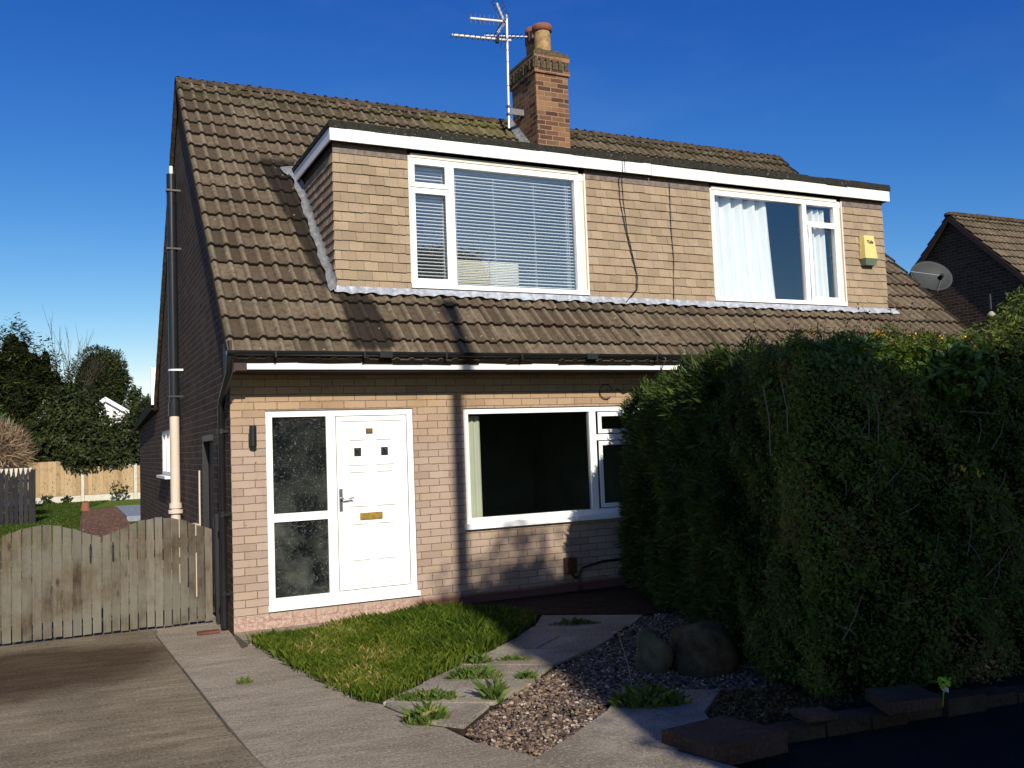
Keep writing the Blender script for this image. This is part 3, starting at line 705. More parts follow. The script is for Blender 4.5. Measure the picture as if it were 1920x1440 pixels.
# ---- tiled slopes
def slope_mesh(name, x0, x1, yE, zE, yR, zR, parent, flip=False, roof_dark=None, tw=.33, gauge=.335, detail=13, cut=None):
    L = math.hypot(yR-yE, zR-zE); uy, uz = (yR-yE)/L, (zR-zE)/L; ny, nz = -uz*(1 if yR > yE else -1), abs(uy)
    nc = int(math.ceil(L/gauge)); nt_ = int(math.ceil((x1-x0)/tw)); V, F, UV, RO, DA = [], [], [], [], []
    prof = []
    for i in range(detail):
        t = i/(detail-1); a = (t*2) % 1.0 if t < 1 else 0.0
        hgt = .036*math.sin(math.pi*min(1, a/.44))**.75 if a < .44 else .006*math.sin(math.pi*(a-.44)/.56)
        prof.append((t, hgt))
    for j in range(nc):
        for i in range(nt_):
            dl, ds, rot = rnd.uniform(-.004, .006), rnd.uniform(-.01, .01), rnd.uniform(-.007, .007); i0 = len(V)
            xa, xb = x0+i*tw, min(x1, x0+(i+1)*tw)
            if cut and xa > cut[0] and xb < cut[1] and cut[2] < yE+uy*j*gauge and yE+uy*(j+1)*gauge < cut[3]: continue
            for r, (sv, lift) in enumerate(((0, -.016), (0, .034), (.02, .034), (gauge+.01, .002))):
                for t, hgt in prof:
                    x = xa+(xb-xa)*t; s = min(L, j*gauge+sv+ds*(r < 3)+rot*(t-.5)*(r < 3)); hh = lift+hgt*(0.0 if r == 0 else 1)+dl
                    V.append((x, yE+uy*s+ny*hh, zE+uz*s+nz*hh)); UV.append((x-x0, j*gauge+min(gauge*.98, sv+.004)))
                    RO.append(max(0, min(1, (hgt-.008)/.024))); DA.append(roof_dark(x, yE+uy*s) if roof_dark else 0.)
            for r in range(3):
                for c in range(detail-1):
                    a = i0+r*detail+c; q = (a, a+1, a+1+detail, a+detail); F.append(q[::-1] if flip else q)
    return npmesh(name, np.array(V), np.array(F), 'roof', parent, uv=UV, smooth=False, attrs={'roll': RO, 'roof_dark': DA})
def roof_dark(x, y):
    v = 0.
    if y < .5:                                   # damp stain below the dormer's left corner
        a = .42+(.5-y)*.9; c = 1.42+(.45-y)*.05
        v = max(v, 1-max(0, abs(x-c)-.16*a)/.16) if y > -.42 else v
    if .4 < y < 2.4 and x < 1.3:  # darker strip along the cheek, widening up the slope
        wid = .10+.16*(y-.4)
        v = max(v, .9-max(0, (1.25-wid)-x)/.12)
    return max(0., min(1., v))
X0, X1 = -.067, 2*W+.067
front = slope_mesh('roof', X0, X1, -EV-.06, ZE-.055, YR, H, house, False, roof_dark, cut=(1.27, 9.82, .44, 2.32))
slope_mesh('rear_roof', X0, X1, 2*YR+EV, ZE, YR+.01, H, house, True, detail=7)
# verge edges and underside boarding
for x, sg in ((X0, 1), (X1, -1)):
    b = MB()
    for yA, zA, yB, zB in ((-EV-.05, ZE-.05, YR, H), (2*YR+EV, ZE, YR, H)):
        b.hexa([(min(x, x+sg*.05), yA, zA-.10), (max(x, x+sg*.05), yA, zA-.10), (max(x, x+sg*.05), yB, zB-.09), (min(x, x+sg*.05), yB, zB-.09)],
               [(min(x, x+sg*.05), yA, zA+.012), (max(x, x+sg*.05), yA, zA+.012), (max(x, x+sg*.05), yB, zB+.012), (min(x, x+sg*.05), yB, zB+.012)])
    b.build('verge', 'ridge', house)
b = MB()
for xa, xb, ya, yb in ((0, 2*W, -EV, .5), (0, 1.27, .5, 2.2), (9.82, 2*W, .5, 2.2), (0, 2*W, 2.2, YR)):
    b.face([(xa, ya, roofz(ya)-.09), (xb, ya, roofz(ya)-.09), (xb, yb, roofz(yb)-.1), (xa, yb, roofz(yb)-.1)][::-1])
b.face([(.0, 2*YR+EV, ZE-.09), (2*W, 2*YR+EV, ZE-.09), (2*W, YR+.02, H-.12), (0, YR+.02, H-.12)])
b.build('roof_underside', 'darkwood', house)
b = MB()
nr = 26
for i in range(nr):
    xa, xb = X0+(X1-X0)*i/nr, X0+(X1-X0)*(i+1)/nr-.006; dz = rnd.uniform(-.008, .008)
    pts = [(YR-.15+.3*k/8, H-.085+.125*math.sin(math.pi*k/8)+dz) for k in range(9)]
    for k in range(8):
        (ya, za), (yb, zb) = pts[k], pts[k+1]; b.face([(xa, ya, za), (xb, ya, za), (xb, yb, zb), (xa, yb, zb)])
    b.face([(xa, y, z) for y, z in pts]); b.face([(xb, y, z) for y, z in pts][::-1])
rg = b.build('ridge', 'ridge', front)
# moss clumps along the ridge: small growths on the tiles
mp = np.column_stack([rng.random(520)*(X1-X0)+X0, YR-.15+rng.normal(size=520)*.06, np.zeros(520)])
mp[:, 2] = np.array([min(roofz(y)+.035, H+.03) for y in mp[:, 1]])
mv, mf = leaves(np.repeat(mp, 5, 0)+rng.normal(size=(2600, 3))*.018, rng.normal(size=(2600, 3)), rng.normal(size=(2600, 3))+np.array([0, 0, 1.]), np.full(2600, .03), np.full(2600, .022))
npmesh('ridge_moss', mv, mf, 'twigleaf', front, rng.random(2600)*.8)
# eaves: fascia, soffit, gutter
b = MB(); b.box(.1, 2*W-.1, -.44, -.42, 2.612, 2.735); fasc = b.build('eaves_fascia', 'peel', house)
b = MB(); b.box(-.03, 2*W, -.418, -.002, 2.60, 2.616); b.box(-.06, .097, -.45, -.42, 2.60, 2.73); b.box(-.06, -.035, -.418, .0, 2.60, 2.9); b.build('soffit', 'darkwood', house)
b = MB()
def gutter(xa, xb, yc, zt, r):
    n = 9; prof = [(yc+r*math.cos(math.pi+math.pi*k/(n-1)), zt+r*math.sin(math.pi+math.pi*k/(n-1))*.95) for k in range(n)]
    for k in range(n-1):
        (ya, za), (yb, zb) = prof[k], prof[k+1]; b.face([(xa, ya, za), (xa, yb, zb), (xb, yb, zb), (xb, ya, za)][::-1])
        b.face([(xa, ya, za+.003), (xa, yb, zb+.003), (xb, yb, zb+.003), (xb, ya, za+.003)])
    b.face([(xa, y, z) for y, z in prof]); b.face([(xb, y, z) for y, z in prof][::-1])
gutter(-.1, 2*W+.1, -.497, 2.785, .05)
for x in np.arange(.35, 11, .9):
    b.box(x, x+.02, -.55, -.442, 2.722, 2.737); b.box(x, x+.02, -.552, -.544, 2.722, 2.79)
for x in (1.42, 3.9, 7.2): b.box(x, x+.14, -.55, -.445, 2.728, 2.79)
gut = b.build('gutter', 'black', house)
b = MB(); b.tube([(-.07, -.5, 2.74), (-.07, -.48, 2.6), (-.06, .12, 2.36), (-.06, .2, 2.26), (-.06, .2, .03)], .036, 10)
for z in (.35, 1.15, 2.0): b.tube([(-.06, .2, z), (-.06, .2, z+.05)], .046, 10); b.box(-.05, .0, .14, .26, z+.01, z+.04)
b.build('downpipe', 'black', house)
# flue pipe on the gable: cream below, black above
fl = MB(); fl.tube([(-.12, 4.25, 2.42), (-.12, 4.25, 5.86)], .066, 16); fl.tube([(-.12, 4.25, 2.36), (-.12, 4.25, 2.56)], .082, 16)
flue = fl.build('flue_pipe', 'graphite', house)
b = MB(); b.tube([(-.12, 4.25, 5.86), (-.12, 4.25, 5.98)], [.032, .028], 10); b.build('flue_tip', 'alu', flue)
b = MB(); b.tube([(-.12, 4.25, 0), (-.12, 4.25, 2.36)], .066, 16); b.tube([(-.12, 4.25, .98), (-.12, 4.25, 1.03)], .1, 16); b.tube([(-.12, 4.25, 1.05), (-.12, 4.25, 1.12)], .085, 16); b.build('soil_pipe', 'creampipe', house)
b = MB()
for z, mm in ((2.62, 'blackiron'), (3.0, 'alu'), (4.75, 'blackiron'), (5.6, 'blackiron')):
    b = MB(); b.box(-.205 if mm == 'blackiron' else -.1, .0, 4.17, 4.185, z, z+.025); b.tube([(-.12, 4.25, z), (-.12, 4.25, z+.025)], .076, 16); b.build('pipe_bracket', 'blackiron' if mm == 'blackiron' else 'alu', flue)
# side window and side door
b = MB()
for a in ((6.25, 6.31, 1.47, 2.22), (7.64, 7.7, 1.47, 2.22), (6.31, 7.64, 1.47, 1.53), (6.31, 7.64, 2.16, 2.22), (6.95, 7.01, 1.53, 2.16)): b.box(.01, .07, *a)
sw = b.build('side_window', 'upvc', house); sw['label'] = 'small white side window behind the flue pipe'
box('pane', 'glass', sw, .035, .04, 6.311, 7.639, 1.531, 2.159); 
box('sill', 'upvc', sw, -.09, .0, 6.18, 7.78, 1.42, 1.465)
b = MB(); b.box(.05, .09, 1.25, 2.1, 0, 2.02); sdr = b.build('side_door', 'darkwood', house)
b = MB(); b.box(-.015, .045, 2.03, 2.1, .03, 2.02); b.box(-.015, .045, 1.25, 2.03, 1.95, 2.02); b.build('door_frame', 'blackiron', sdr)
b = MB(); b.tube([(-.03, 2.3, .2), (-.03, 2.3, 1.25), (-.03, 2.28, 1.6)], .012, 6); b.tube([(-.03, 2.75, .0), (-.03, 2.75, .85)], .03, 8); b.box(-.08, -.0, 2.6, 2.9, .78, .92); b.build('waste_pipe', 'creampipe', house)
# dim rooms behind the glass
def room(x0, x1, y0, y1, z0, z1, m):
    b = MB(); b.box(x0, x1, y0, y1, z0, z1, 'f'); o = b.build('room', m, house); o.data.flip_normals(); return o
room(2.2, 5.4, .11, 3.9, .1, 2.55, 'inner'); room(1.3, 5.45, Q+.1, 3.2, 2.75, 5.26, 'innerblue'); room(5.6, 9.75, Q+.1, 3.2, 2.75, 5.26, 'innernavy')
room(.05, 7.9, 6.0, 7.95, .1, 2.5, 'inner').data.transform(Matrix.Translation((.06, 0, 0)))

# ---- lower window
def frame(b, x0, x1, z0, z1, y0, y1, t):
    b.box(x0, x0+t, y0, y1, z0, z1); b.box(x1-t, x1, y0, y1, z0, z1); b.box(x0+t, x1-t, y0+.0012, y1-.0012, z0, z0+t); b.box(x0+t, x1-t, y0+.0012, y1-.0012, z1-t, z1)
def pane(parent, x0, x1, z0, z1, y, m='glass'):
    b = MB(); b.box(x0, x1, y, y+.006, z0, z1); return b.build('pane', m, parent)
b = MB(); frame(b, 2.562, 5.248, .9, 2.205, .02, .09, .062)
b.box(4.22, 4.31, .0212, .0888, .962, 2.143); b.box(4.31, 5.186, .0224, .0876, 1.79, 1.86)
lw = b.build('window', 'upvc', house, .004); lw['label'] = 'ground floor front window beside the hedge'
pane(lw, 2.624, 4.22, .962, 2.143, .05, 'glass_dim')
for z0, z1 in ((.962, 1.79), (1.86, 2.143)):
    b = MB(); frame(b, 4.335, 5.165, z0+.012, z1-.012, .008, .0205, .05); b.build('casement', 'upvc', lw, .003)
    pane(lw, 4.386, 5.114, z0+.062, z1-.062, .052, 'glass_dim')
box('sill', 'upvc', lw, 2.53, 5.28, -.055, .09, .842, .898, bevel=.006)
# ---- front door
dr = MB(); frame(dr, .354, 1.953, .232, 2.22, .02, .085, .066); dr.box(.985, 1.085, .0212, .0838, .298, 2.154); dr.box(.42, .985, .0224, .0826, 1.07, 1.155)
door = dr.build('front_door', 'upvc', house, .004); door['label'] = 'white panelled front door with a dark patterned glass sidelight'
pane(door, .42, .985, .298, 1.07, .045, 'obscured'); pane(door, .42, .985, 1.155, 2.154, .045, 'obscured')
box('threshold', 'upvc', door, .34, 1.97, -.03, .085, .176, .228, bevel=.006)
b = MB(); b.box(1.095, 1.878, .026, .075, .307, 2.146)
def ring(x0, x1, z0, z1, t=.03, y=.026, pr=.016):
    # moulded border with sloping faces
    o = [(x0, z0), (x1, z0), (x1, z1), (x0, z1)]; mi = [(x0+t*.5, z0+t*.5), (x1-t*.5, z0+t*.5), (x1-t*.5, z1-t*.5), (x0+t*.5, z1-t*.5)]; i_ = [(x0+t, z0+t), (x1-t, z0+t), (x1-t, z1-t), (x0+t, z1-t)]
    for k in range(4):
        n = (k+1) % 4
        b.face([(o[k][0], y-.0005, o[k][1]), (o[n][0], y-.0005, o[n][1]), (mi[n][0], y-pr, mi[n][1]), (mi[k][0], y-pr, mi[k][1])])
        b.face([(mi[k][0], y-pr, mi[k][1]), (mi[n][0], y-pr, mi[n][1]), (i_[n][0], y-.0005, i_[n][1]), (i_[k][0], y-.0005, i_[k][1])])
for xa, xb in ((1.215, 1.43), (1.515, 1.73)):
    ring(xa, xb, 1.61, 1.91); ring(xa, xb, 1.17, 1.565); ring(xa, xb, .6, 1.01)
ring(1.135, 1.838, .345, 2.106, .02)
leaf = b.build('door_leaf', 'upvc', door)
for xa in (1.285, 1.585): box('small_pane', 'obscured', leaf, xa, xa+.078, .0225, .0275, 1.715, 1.805)
b = MB(); b.box(1.33, 1.58, .012, .0255, 1.034, 1.108); lb = b.build('letterbox', 'brass', door, .004)
box('flap', 'brass', lb, 1.345, 1.565, .008, .0125, 1.046, 1.096, bevel=.002)
b = MB(); b.box(1.108, 1.143, .012, .0255, 1.14, 1.375); b.tube([(1.126, .014, 1.275), (1.126, -.03, 1.275), (1.15, -.04, 1.275), (1.25, -.04, 1.28)], .011, 8); b.build('handle', 'chrome', door, .003)
npl = box('number_plate', 'bronze', door, 1.42, 1.495, .018, .0255, 1.955, 2.012, bevel=.002)
def text(name, s, size, m, parent, origin, ex=.001):
    cu = bpy.data.curves.new(name, 'FONT'); cu.body = s; cu.size = size; cu.extrude = ex; cu.align_x = 'CENTER'; cu.align_y = 'CENTER'
    o = bpy.data.objects.new(name, cu); col.objects.link(o)
    bpy.context.view_layer.update()
    me = bpy.data.meshes.new_from_object(o.evaluated_get(bpy.context.evaluated_depsgraph_get())); bpy.data.objects.remove(o)
    me.transform(Matrix.Translation(origin) @ Matrix.Rotation(R(90), 4, 'X'))
    me.materials.clear(); me.materials.append(M[m]); q = bpy.data.objects.new(name, me); col.objects.link(q); attach(q, parent); return q
text('number', '15', .05, 'brass', npl, (1.4575, .0165, 1.983))
# ---- dormer
dz0, dz1 = 3.6, 5.165
def hang(name, segs, parent, cheek=None):
    b = MB(); rows = 14; g = (dz1-dz0)/rows
    for (xa, xb) in segs:
        for r in range(rows):
            z0 = dz0+r*g; x = xa-(.085 if r % 2 else 0.)-rnd.uniform(0, .01)
            while x < xb:
                wv = .17+rnd.uniform(-.004, .004); p0, p1 = max(xa, x+.0015), min(xb, x+wv-.0015); x += wv
                if p1-p0 < .012: continue
                b.cur = rnd.random(); o = rnd.uniform(-.002, .004); zz = z0-rnd.uniform(-.002, .005); zl = rnd.uniform(-.004, .004); zt = z0+g+.01
                if cheek is None:
                    P = lambda x, d, z: (x, Q-d, z)
                else:
                    ym = roofy(z0)
                    if p0 > ym: continue
                    p1c = min(p1, roofy(z0+g)); p1c = max(p1c, p0+.01)
                    p1 = p1c
                    sg = cheek[1]
                    P = lambda y, d, z: (cheek[0]+sg*d, y, z)
                f = [P(p0, .024+o, zz), P(p1, .024+o, zz+zl), P(p1, .008, zt), P(p0, .008, zt)]
                bt = [P(p0, .0, zz), P(p1, .0, zz+zl), P(p1, .024+o, zz+zl), P(p0, .024+o, zz)]
                l = [P(p0, 0, zz), P(p0, .024+o, zz), P(p0, .008, zt), P(p0, 0, zt)]; rr = [P(p1, .024+o, zz+zl), P(p1, 0, zz+zl), P(p1, 0, zt), P(p1, .008, zt)]
                for q in (f, bt, l, rr): b.face(q if cheek is None or cheek[1] > 0 else q[::-1])
    return b.build(name, 'hung', parent)
DXL, DXR = 1.25, 9.83
# boarding behind the tiles
dormer = box('dormer', 'darkwood', house, DXL+.01, 2.13, Q, Q+.09, 3.52, 5.3)
for xa, xb in ((4.54, 6.535), (8.99, DXR-.01)): box('boarding', 'darkwood', dormer, xa, xb, Q, Q+.09, 3.52, 5.3)
dormer['label'] = 'long flat-roofed dormer shared by both halves'
hang('hung_tiles', [(DXL-.01, 2.135), (4.53, 6.54), (8.985, DXR+.01)], dormer)
for x, sg in ((DXL, -1), (DXR, 1)):
    hang('cheek_tiles', [(Q-.012, 2.3)], dormer, (x, sg))
    b = MB(); b.face([(x-sg*.004, Q, 3.5), (x-sg*.004, Q, 5.3), (x-sg*.004, 2.3, 5.3)]); b.build('cheek', 'darkwood', dormer)
for xa, xb in ((DXL-.012, 2.13), (4.54, 6.535), (8.99, DXR+.012)): box('lead_strip', 'leadstrip', dormer, xa, xb, Q-.02, Q-.001, 5.163, 5.32)
b = MB(); b.hexa([(1.2, .345, 5.43), (9.92, .345, 5.45), (9.92, 2.5, 5.42), (1.2, 2.5, 5.42)], [(1.2, .345, 5.50), (9.92, .345, 5.54), (9.92, 2.5, 5.47), (1.2, 2.5, 5.47)])
x = 1.18
while x < 9.9:                 # lumpy mossy drip edge
    wv = rnd.uniform(.2, .5); z = 5.42+(x-1.2)*.0032; b.box(x, min(9.93, x+wv), .318+rnd.uniform(-.006, .004), .35, z-rnd.uniform(0, .01), z+.085+rnd.uniform(-.008, .012)); x += wv-.004
b.box(1.172, 1.2, .33, 2.35, 5.424, 5.485); b.box(9.92, 9.946, .33, 2.35, 5.445, 5.515)
droof = b.build('dormer_roof', 'felt', dormer)
b = MB(); b.hexa([(1.205, .325, 5.273), (5.517, .325, 5.278), (5.517, .345, 5.278), (1.205, .345, 5.273)], [(1.205, .325, 5.419), (5.517, .325, 5.428), (5.517, .345, 5.428), (1.205, .345, 5.419)])
b.box(1.186, 1.204, .326, 2.2, 5.275, 5.42)
b.build('dormer_fascia', 'paint', dormer)
b = MB(); b.hexa([(5.53, .333, 5.277), (9.9, .333, 5.282), (9.9, .352, 5.282), (5.53, .352, 5.277)], [(5.53, .333, 5.425), (9.9, .333, 5.44), (9.9, .352, 5.44), (5.53, .352, 5.425)])
b.box(9.901, 9.918, .334, 2.2, 5.285, 5.44)
fr_ = b.build('dormer_fascia', 'peel', dormer); fr_['label'] = 'peeling right-hand fascia board'
b = MB(); b.box(1.21, 9.9, .353, Q-.02, 5.30, 5.318); b.build('dormer_soffit', 'darkwood', dormer)
# lead flashing, dressed over the tiles
def flash(pts_top, dirv, wid, wob, name):
    V, F = [], []; n = 560
    p0, p1 = Vector(pts_top[0]), Vector(pts_top[1]); L = (p1-p0).length
    for i in range(n+1):
        t = i/n; p = p0.lerp(p1, t)
        ph = (p.x-X0)/.165*2*math.pi
        e = wid*(1+wob*math.sin(ph-1.2)+.12*math.sin(ph*.37)+.06*math.sin(ph*.11)); h = .02*math.sin(ph-.8)
        for k in range(5):
            V.append(p+Vector(dirv)*(e*k/4)+Vector((0, -.7, .7))*(.07+h*min(1, k*.6)))
    for i in range(n):
        for k in range(4): a = i*5+k; F.append((a, a+1, a+6, a+5))
    return npmesh(name, np.array([tuple(v) for v in V]), np.array(F), 'lead', house, smooth=True)
sd_ = Vector((0, -1, -K)).normalized()
flash([(1.19, Q-.012, roofz(Q-.012)+.012), (9.95, Q-.012, roofz(Q-.012)+.012)], sd_, .125, .16, 'flashing')
V, F = [], []; n = 60
for i in range(n+1):
    y = .33+1.95*i/n; a = .085+.012*math.sin(i*.55)+.006*math.sin(i*1.3)+(.1*min(1, (i-54)/3) if i > 54 else 0); h = .008*math.sin(i*.6)
    for dx, dz in ((a, .085), (a*.55, .11+h), (.02, .115), (.004, .21+h)): V.append((1.238-dx, y, roofz(y)+dz))
for i in range(n):
    for k in range(3): a = i*4+k; F.append((a, a+4, a+5, a+1))
npmesh('side_flashing', np.array(V), np.array(F), 'lead_old', house, smooth=True)
def upwin(x0, x1, colr, panes, opener, label):
    z0, z1 = 3.663, 5.2
    b = MB(); t = .06
    b.box(x0, x1, Q-.045, Q+.05, z0-.02, z0+.035); b.box(x0, x1, Q-.02, Q+.0488, z1-.07, z1); b.box(x0+.03, x0+t+.02, Q-.02, Q+.05, z0+.035, z1-.07); b.box(x1-t-.09, x1-.09, Q-.02, Q+.05, z0+.035, z1-.07)
    for a in colr: b.box(*a)
    w = b.build('window', 'upvc', house, .004); w['label'] = label
    b = MB(); b.box(x0-.004, x0+.026, Q-.03, Q+.04, z0+.036, z1+.02); b.box(x1-.087, x1+.004, Q-.012, Q+.06, z0+.036, z1+.02); b.box(x1-.02, x1+.005, Q-.04, Q-.0125, z0+.036, z1+.02); b.box(x0+.03, x1-.09, Q-.03, Q-.003, z1+.002, z1+.05); b.build('timber_surround', 'cream_post', w)
    for p in panes: pane(w, *p, Q+.02)
    for o in opener:
        b = MB(); frame(b, *o, Q-.034, Q-.0205, .055); b.build('casement', 'upvc', w, .004)
    return w
mz = lambda x, a=.0: (x, x+.075, Q-.0188, Q+.0488)
upwin(2.135, 4.53, [(2.635, 2.715, Q-.019, Q+.0488, 3.698, 5.13), (2.215, 2.635, Q-.0178, Q+.0476, 4.79, 4.88)],
      [(2.2, 2.65, 3.7, 4.8), (2.2, 2.65, 4.87, 5.13), (2.7, 4.4, 3.7, 5.13)], [(2.155, 2.65, 3.705, 4.83), (2.155, 2.65, 4.85, 5.175)], 'left dormer window with a venetian blind')
upwin(6.536, 8.975, [(8.21, 8.29, Q-.019, Q+.0488, 3.698, 5.13), (8.29, 8.83, Q-.0178, Q+.0476, 4.82, 4.88)],
      [(6.6, 8.22, 3.7, 5.13), (8.28, 8.84, 3.7, 4.83), (8.28, 8.84, 4.87, 5.13)], [(8.3, 8.87, 3.705, 4.85)], 'right dormer window with white curtains')
# ---- chimney
cx0, cx1, cy0, cy1 = 5.28, 5.87, 3.04, 3.9
b = MB(); b.box(cx0, cx1, cy0, cy1, 5.9, 7.70, 'bt')
for o, z0, z1 in ((.03, 7.70, 7.775), (.03, 7.925, 8.0)): b.box(cx0-o, cx1+o, cy0-o, cy1+o, z0, z1)
b.box(cx0-.005, cx1+.005, cy0-.005, cy1+.005, 7.775, 7.925, 'bt')
chim = b.build('chimney', 'brick_stack', house)
b = MB()
for i in range(6):
    xa = cx0-.03+i*.11; b.box(xa, xa+.075, cy0-.035-rnd.uniform(0, .01), cy0-.005, 7.778, 7.922)
for i in range(8):
    ya = cy0-.02+i*.118; b.box(cx0-.04-rnd.uniform(0, .01), cx0-.005, ya, ya+.07, 7.778, 7.922)
b.build('dentil_course', 'mortarcap', chim, .012)
b = MB(); b.hexa([(cx0-.035, cy0-.035, 8.002), (cx1+.035, cy0-.035, 8.002), (cx1+.035, cy1+.035, 8.002), (cx0-.035, cy1+.035, 8.002)], [(cx0-.02, cy0-.02, 8.06), (cx1+.02, cy0-.02, 8.06), (cx1+.02, cy1+.02, 8.06), (cx0-.02, cy1+.02, 8.06)])
b.hexa([(cx0-.015, cy0-.015, 8.061), (cx1+.015, cy0-.015, 8.061), (cx1+.015, cy1+.015, 8.061), (cx0-.015, cy1+.015, 8.061)], [(cx0+.12, cy0+.12, 8.17), (cx1-.12, cy0+.12, 8.17), (cx1-.12, cy1-.12, 8.17), (cx0+.12, cy1-.12, 8.17)])
b.build('chimney_cap', 'mortarcap', chim, .015)
b = MB(); b.lathe([(.14, 0), (.135, .3), (.132, .42), (.11, .43), (.11, .1)], (5.55, 3.26, 8.12), 24); pot = b.build('chimney_pot', 'buffpot', chim)
b = MB(); b.lathe([(.135, .36), (.165, .375), (.17, .44), (.16, .47), (.12, .475), (.115, .3)], (5.55, 3.26, 8.12), 24); b.build('pot_rim', 'terracotta', pot)
b = MB(); b.lathe([(.13, 0), (.13, .3)], (5.6, 3.66, 8.12), 24); pot2 = b.build('chimney_pot', 'buffpot', chim)
b = MB(); b.lathe([(.132, .3), (.14, .32), (.14, .56), (.13, .6), (.0, .62)], (5.6, 3.66, 8.12), 24); cw = b.build('vent_cowl', 'terracotta', pot2)
for k in range(4):
    a = math.pi*(.86+k*.13); ca, sa = math.cos(a), math.sin(a); q = lambda r, e: (5.6+r*ca-e*sa, 3.66+r*sa+e*ca)
    pts = [q(.132, -.02), q(.144, -.02), q(.144, .02), q(.132, .02)]; b = MB(); b.prism(pts, 8.46, 8.64); b.build('vent_slot', 'black', cw)
b = MB(); b.hexa([(5.18, 2.9, roofz(2.9)+.03), (5.279, 2.9, roofz(2.9)+.03), (5.279, 4.0, roofz(4.0)+.03), (5.18, 4.0, roofz(4.0)+.03)], [(5.18, 2.9, roofz(2.9)+.05), (5.275, 2.9, roofz(2.9)+.2), (5.275, 4.0, roofz(4.0)+.14), (5.18, 4.0, roofz(4.0)+.05)])
b.build('chimney_flashing', 'lead_old', chim)
# hanging cables on the dormer front and roof, gathered loops under the eaves
cab = MB(); yq = Q-.032
cab.tube([(5.06, .318, 5.42), (5.06, .318, 5.28), (5.05, yq, 5.2), (5.06, yq, 4.9), (5.12, yq, 4.55), (5.2, yq, 4.2), (5.26, yq, 3.95), (5.25, yq, 3.75), (5.15, yq-.03, 3.66), (5.02, yq-.1, 3.56)], .006, 5)
cab.tube([(5.1, .318, 5.42), (5.1, .318, 5.28), (5.1, yq, 5.2), (5.11, yq, 4.9), (5.15, yq, 4.5), (5.24, yq, 4.1), (5.28, yq, 3.9), (5.26, yq, 3.74), (5.1, yq-.06, 3.62)], .005, 5)
cab.tube([(5.86, yq, 5.22), (5.85, yq, 4.6), (5.87, yq, 4.2), (5.84, yq, 3.62), (5.82, yq-.1, roofz(yq-.1)+.08)], .006, 5)
tag(rebase(cab.build('cable', 'black', None), (5.2, .3, 3.6)), 'thin dark cables trailing down the tile-hung dormer between its two windows', 'cable')
cab = MB()
cab.tube([(4.75, .30, roofz(.3)+.06), (4.85, .0, roofz(0)+.06), (4.95, -.3, roofz(-.3)+.07), (4.97, -.57, 2.73), (4.97, -.455, 2.6), (4.9, -.02, 2.42), (4.7, -.02, 2.36), (4.6, -.02, 2.42)], .007, 5)
cab.tube([(4.45+.09*math.cos(a), -.02, 2.38+.09*math.sin(a)) for a in np.linspace(.2, 5.5, 14)], .006, 5)
tag(rebase(cab.build('cable', 'black', None), (4.8, -.3, 2.4)), 'black cable running over the gutter and looped under the eaves by the hedge', 'cable')

# ---- things fixed to or inside the house
t = thing('wall_lamp', (.21, 0, 1.85), 'slim black up and down lamp on the brick beside the sidelight', 'lamp')
box('back_plate', 'black', t, .175, .245, -.02, -.002, 1.855, 1.99, bevel=.004)
b = MB(); b.tube([(.212, -.062, 1.86), (.212, -.062, 2.07)], .036, 18); b.build('lamp_body', 'black', t)
t = thing('alarm_box', (9.45, Q-.03, 4.25), 'faded yellow burglar alarm box at the right end of the tiled dormer', 'alarm box')
b = MB(); b.hexa([(9.31, Q-.13, 4.37), (9.56, Q-.13, 4.37), (9.58, Q-.03, 4.37), (9.29, Q-.03, 4.37)], [(9.33, Q-.10, 4.72), (9.53, Q-.10, 4.72), (9.55, Q-.03, 4.72), (9.31, Q-.03, 4.72)])
b.build('cover', 'alarm', t, .015)
b = MB(); b.hexa([(9.34, Q-.1, 4.27), (9.54, Q-.1, 4.27), (9.56, Q-.03, 4.27), (9.32, Q-.03, 4.27)], [(9.312, Q-.132, 4.368), (9.558, Q-.132, 4.368), (9.58, Q-.03, 4.368), (9.29, Q-.03, 4.368)])
b.build('base', 'alarmbase', t, .012)
text('lettering', 'Yale', .075, 'ink', t, (9.44, Q-.112, 4.62), .006)
t = thing('television_aerial', (5.03, 3.5, 6.95), 'silver television aerial with two long booms strapped to the chimney', 'aerial')
b = MB(); b.tube([(5.0, 3.5, 6.9), (5.035, 3.5, 8.8)], .019, 10); mast = b.build('mast', 'alu', t)
for z in (7.25, 7.6, 8.0, 8.2, 8.4):
    b = MB(); b.tube([(5.0+.018*(z-6.9), 3.5, z), (5.0+.018*(z-6.9), 3.5, z+.012)], .0205, 8); b.build('tape', 'black', mast)
b = MB(); b.box(5.03, 5.28, 3.49, 3.502, 7.14, 7.24); b.box(4.975, 5.03, 3.46, 3.535, 7.12, 7.15); b.box(4.975, 5.03, 3.46, 3.535, 7.25, 7.28); b.build('bracket', 'zinc', t)
def boom(p, q, n, ln, r, vert, name):
    p, q = Vector(p), Vector(q); b = MB(); b.tube([p, q], r, 6); o = b.build(name, 'alu', t); b = MB(); d = (q-p).normalized()
    e = Vector((0, 0, 1)) if vert else d.cross(Vector((0, 0, 1))).normalized()
    for i in range(n):
        c = p.lerp(q, (i+.15)/n); b.tube([c-e*ln, c+e*ln], .007, 4)
    b.build('elements', 'black', o); return o
boom((4.372, 3.49, 8.628), (5.03, 3.5, 8.687), 8, .085, .022, True, 'boom')
boom((4.037, 3.47, 8.291), (5.09, 3.5, 8.381), 11, .09, .022, False, 'boom')
boom((4.636, 3.54, 8.41), (5.415, 3.54, 8.515), 10, .1, .014, False, 'boom')
b = MB()
b.tube([(4.82, 3.42, 8.93), (4.96, 3.47, 8.70)], .022, 6); b.tube([(4.96, 3.47, 8.63), (4.82, 3.42, 8.43)], .022, 6); b.build('reflector_arm', 'alu', t)
b = MB()
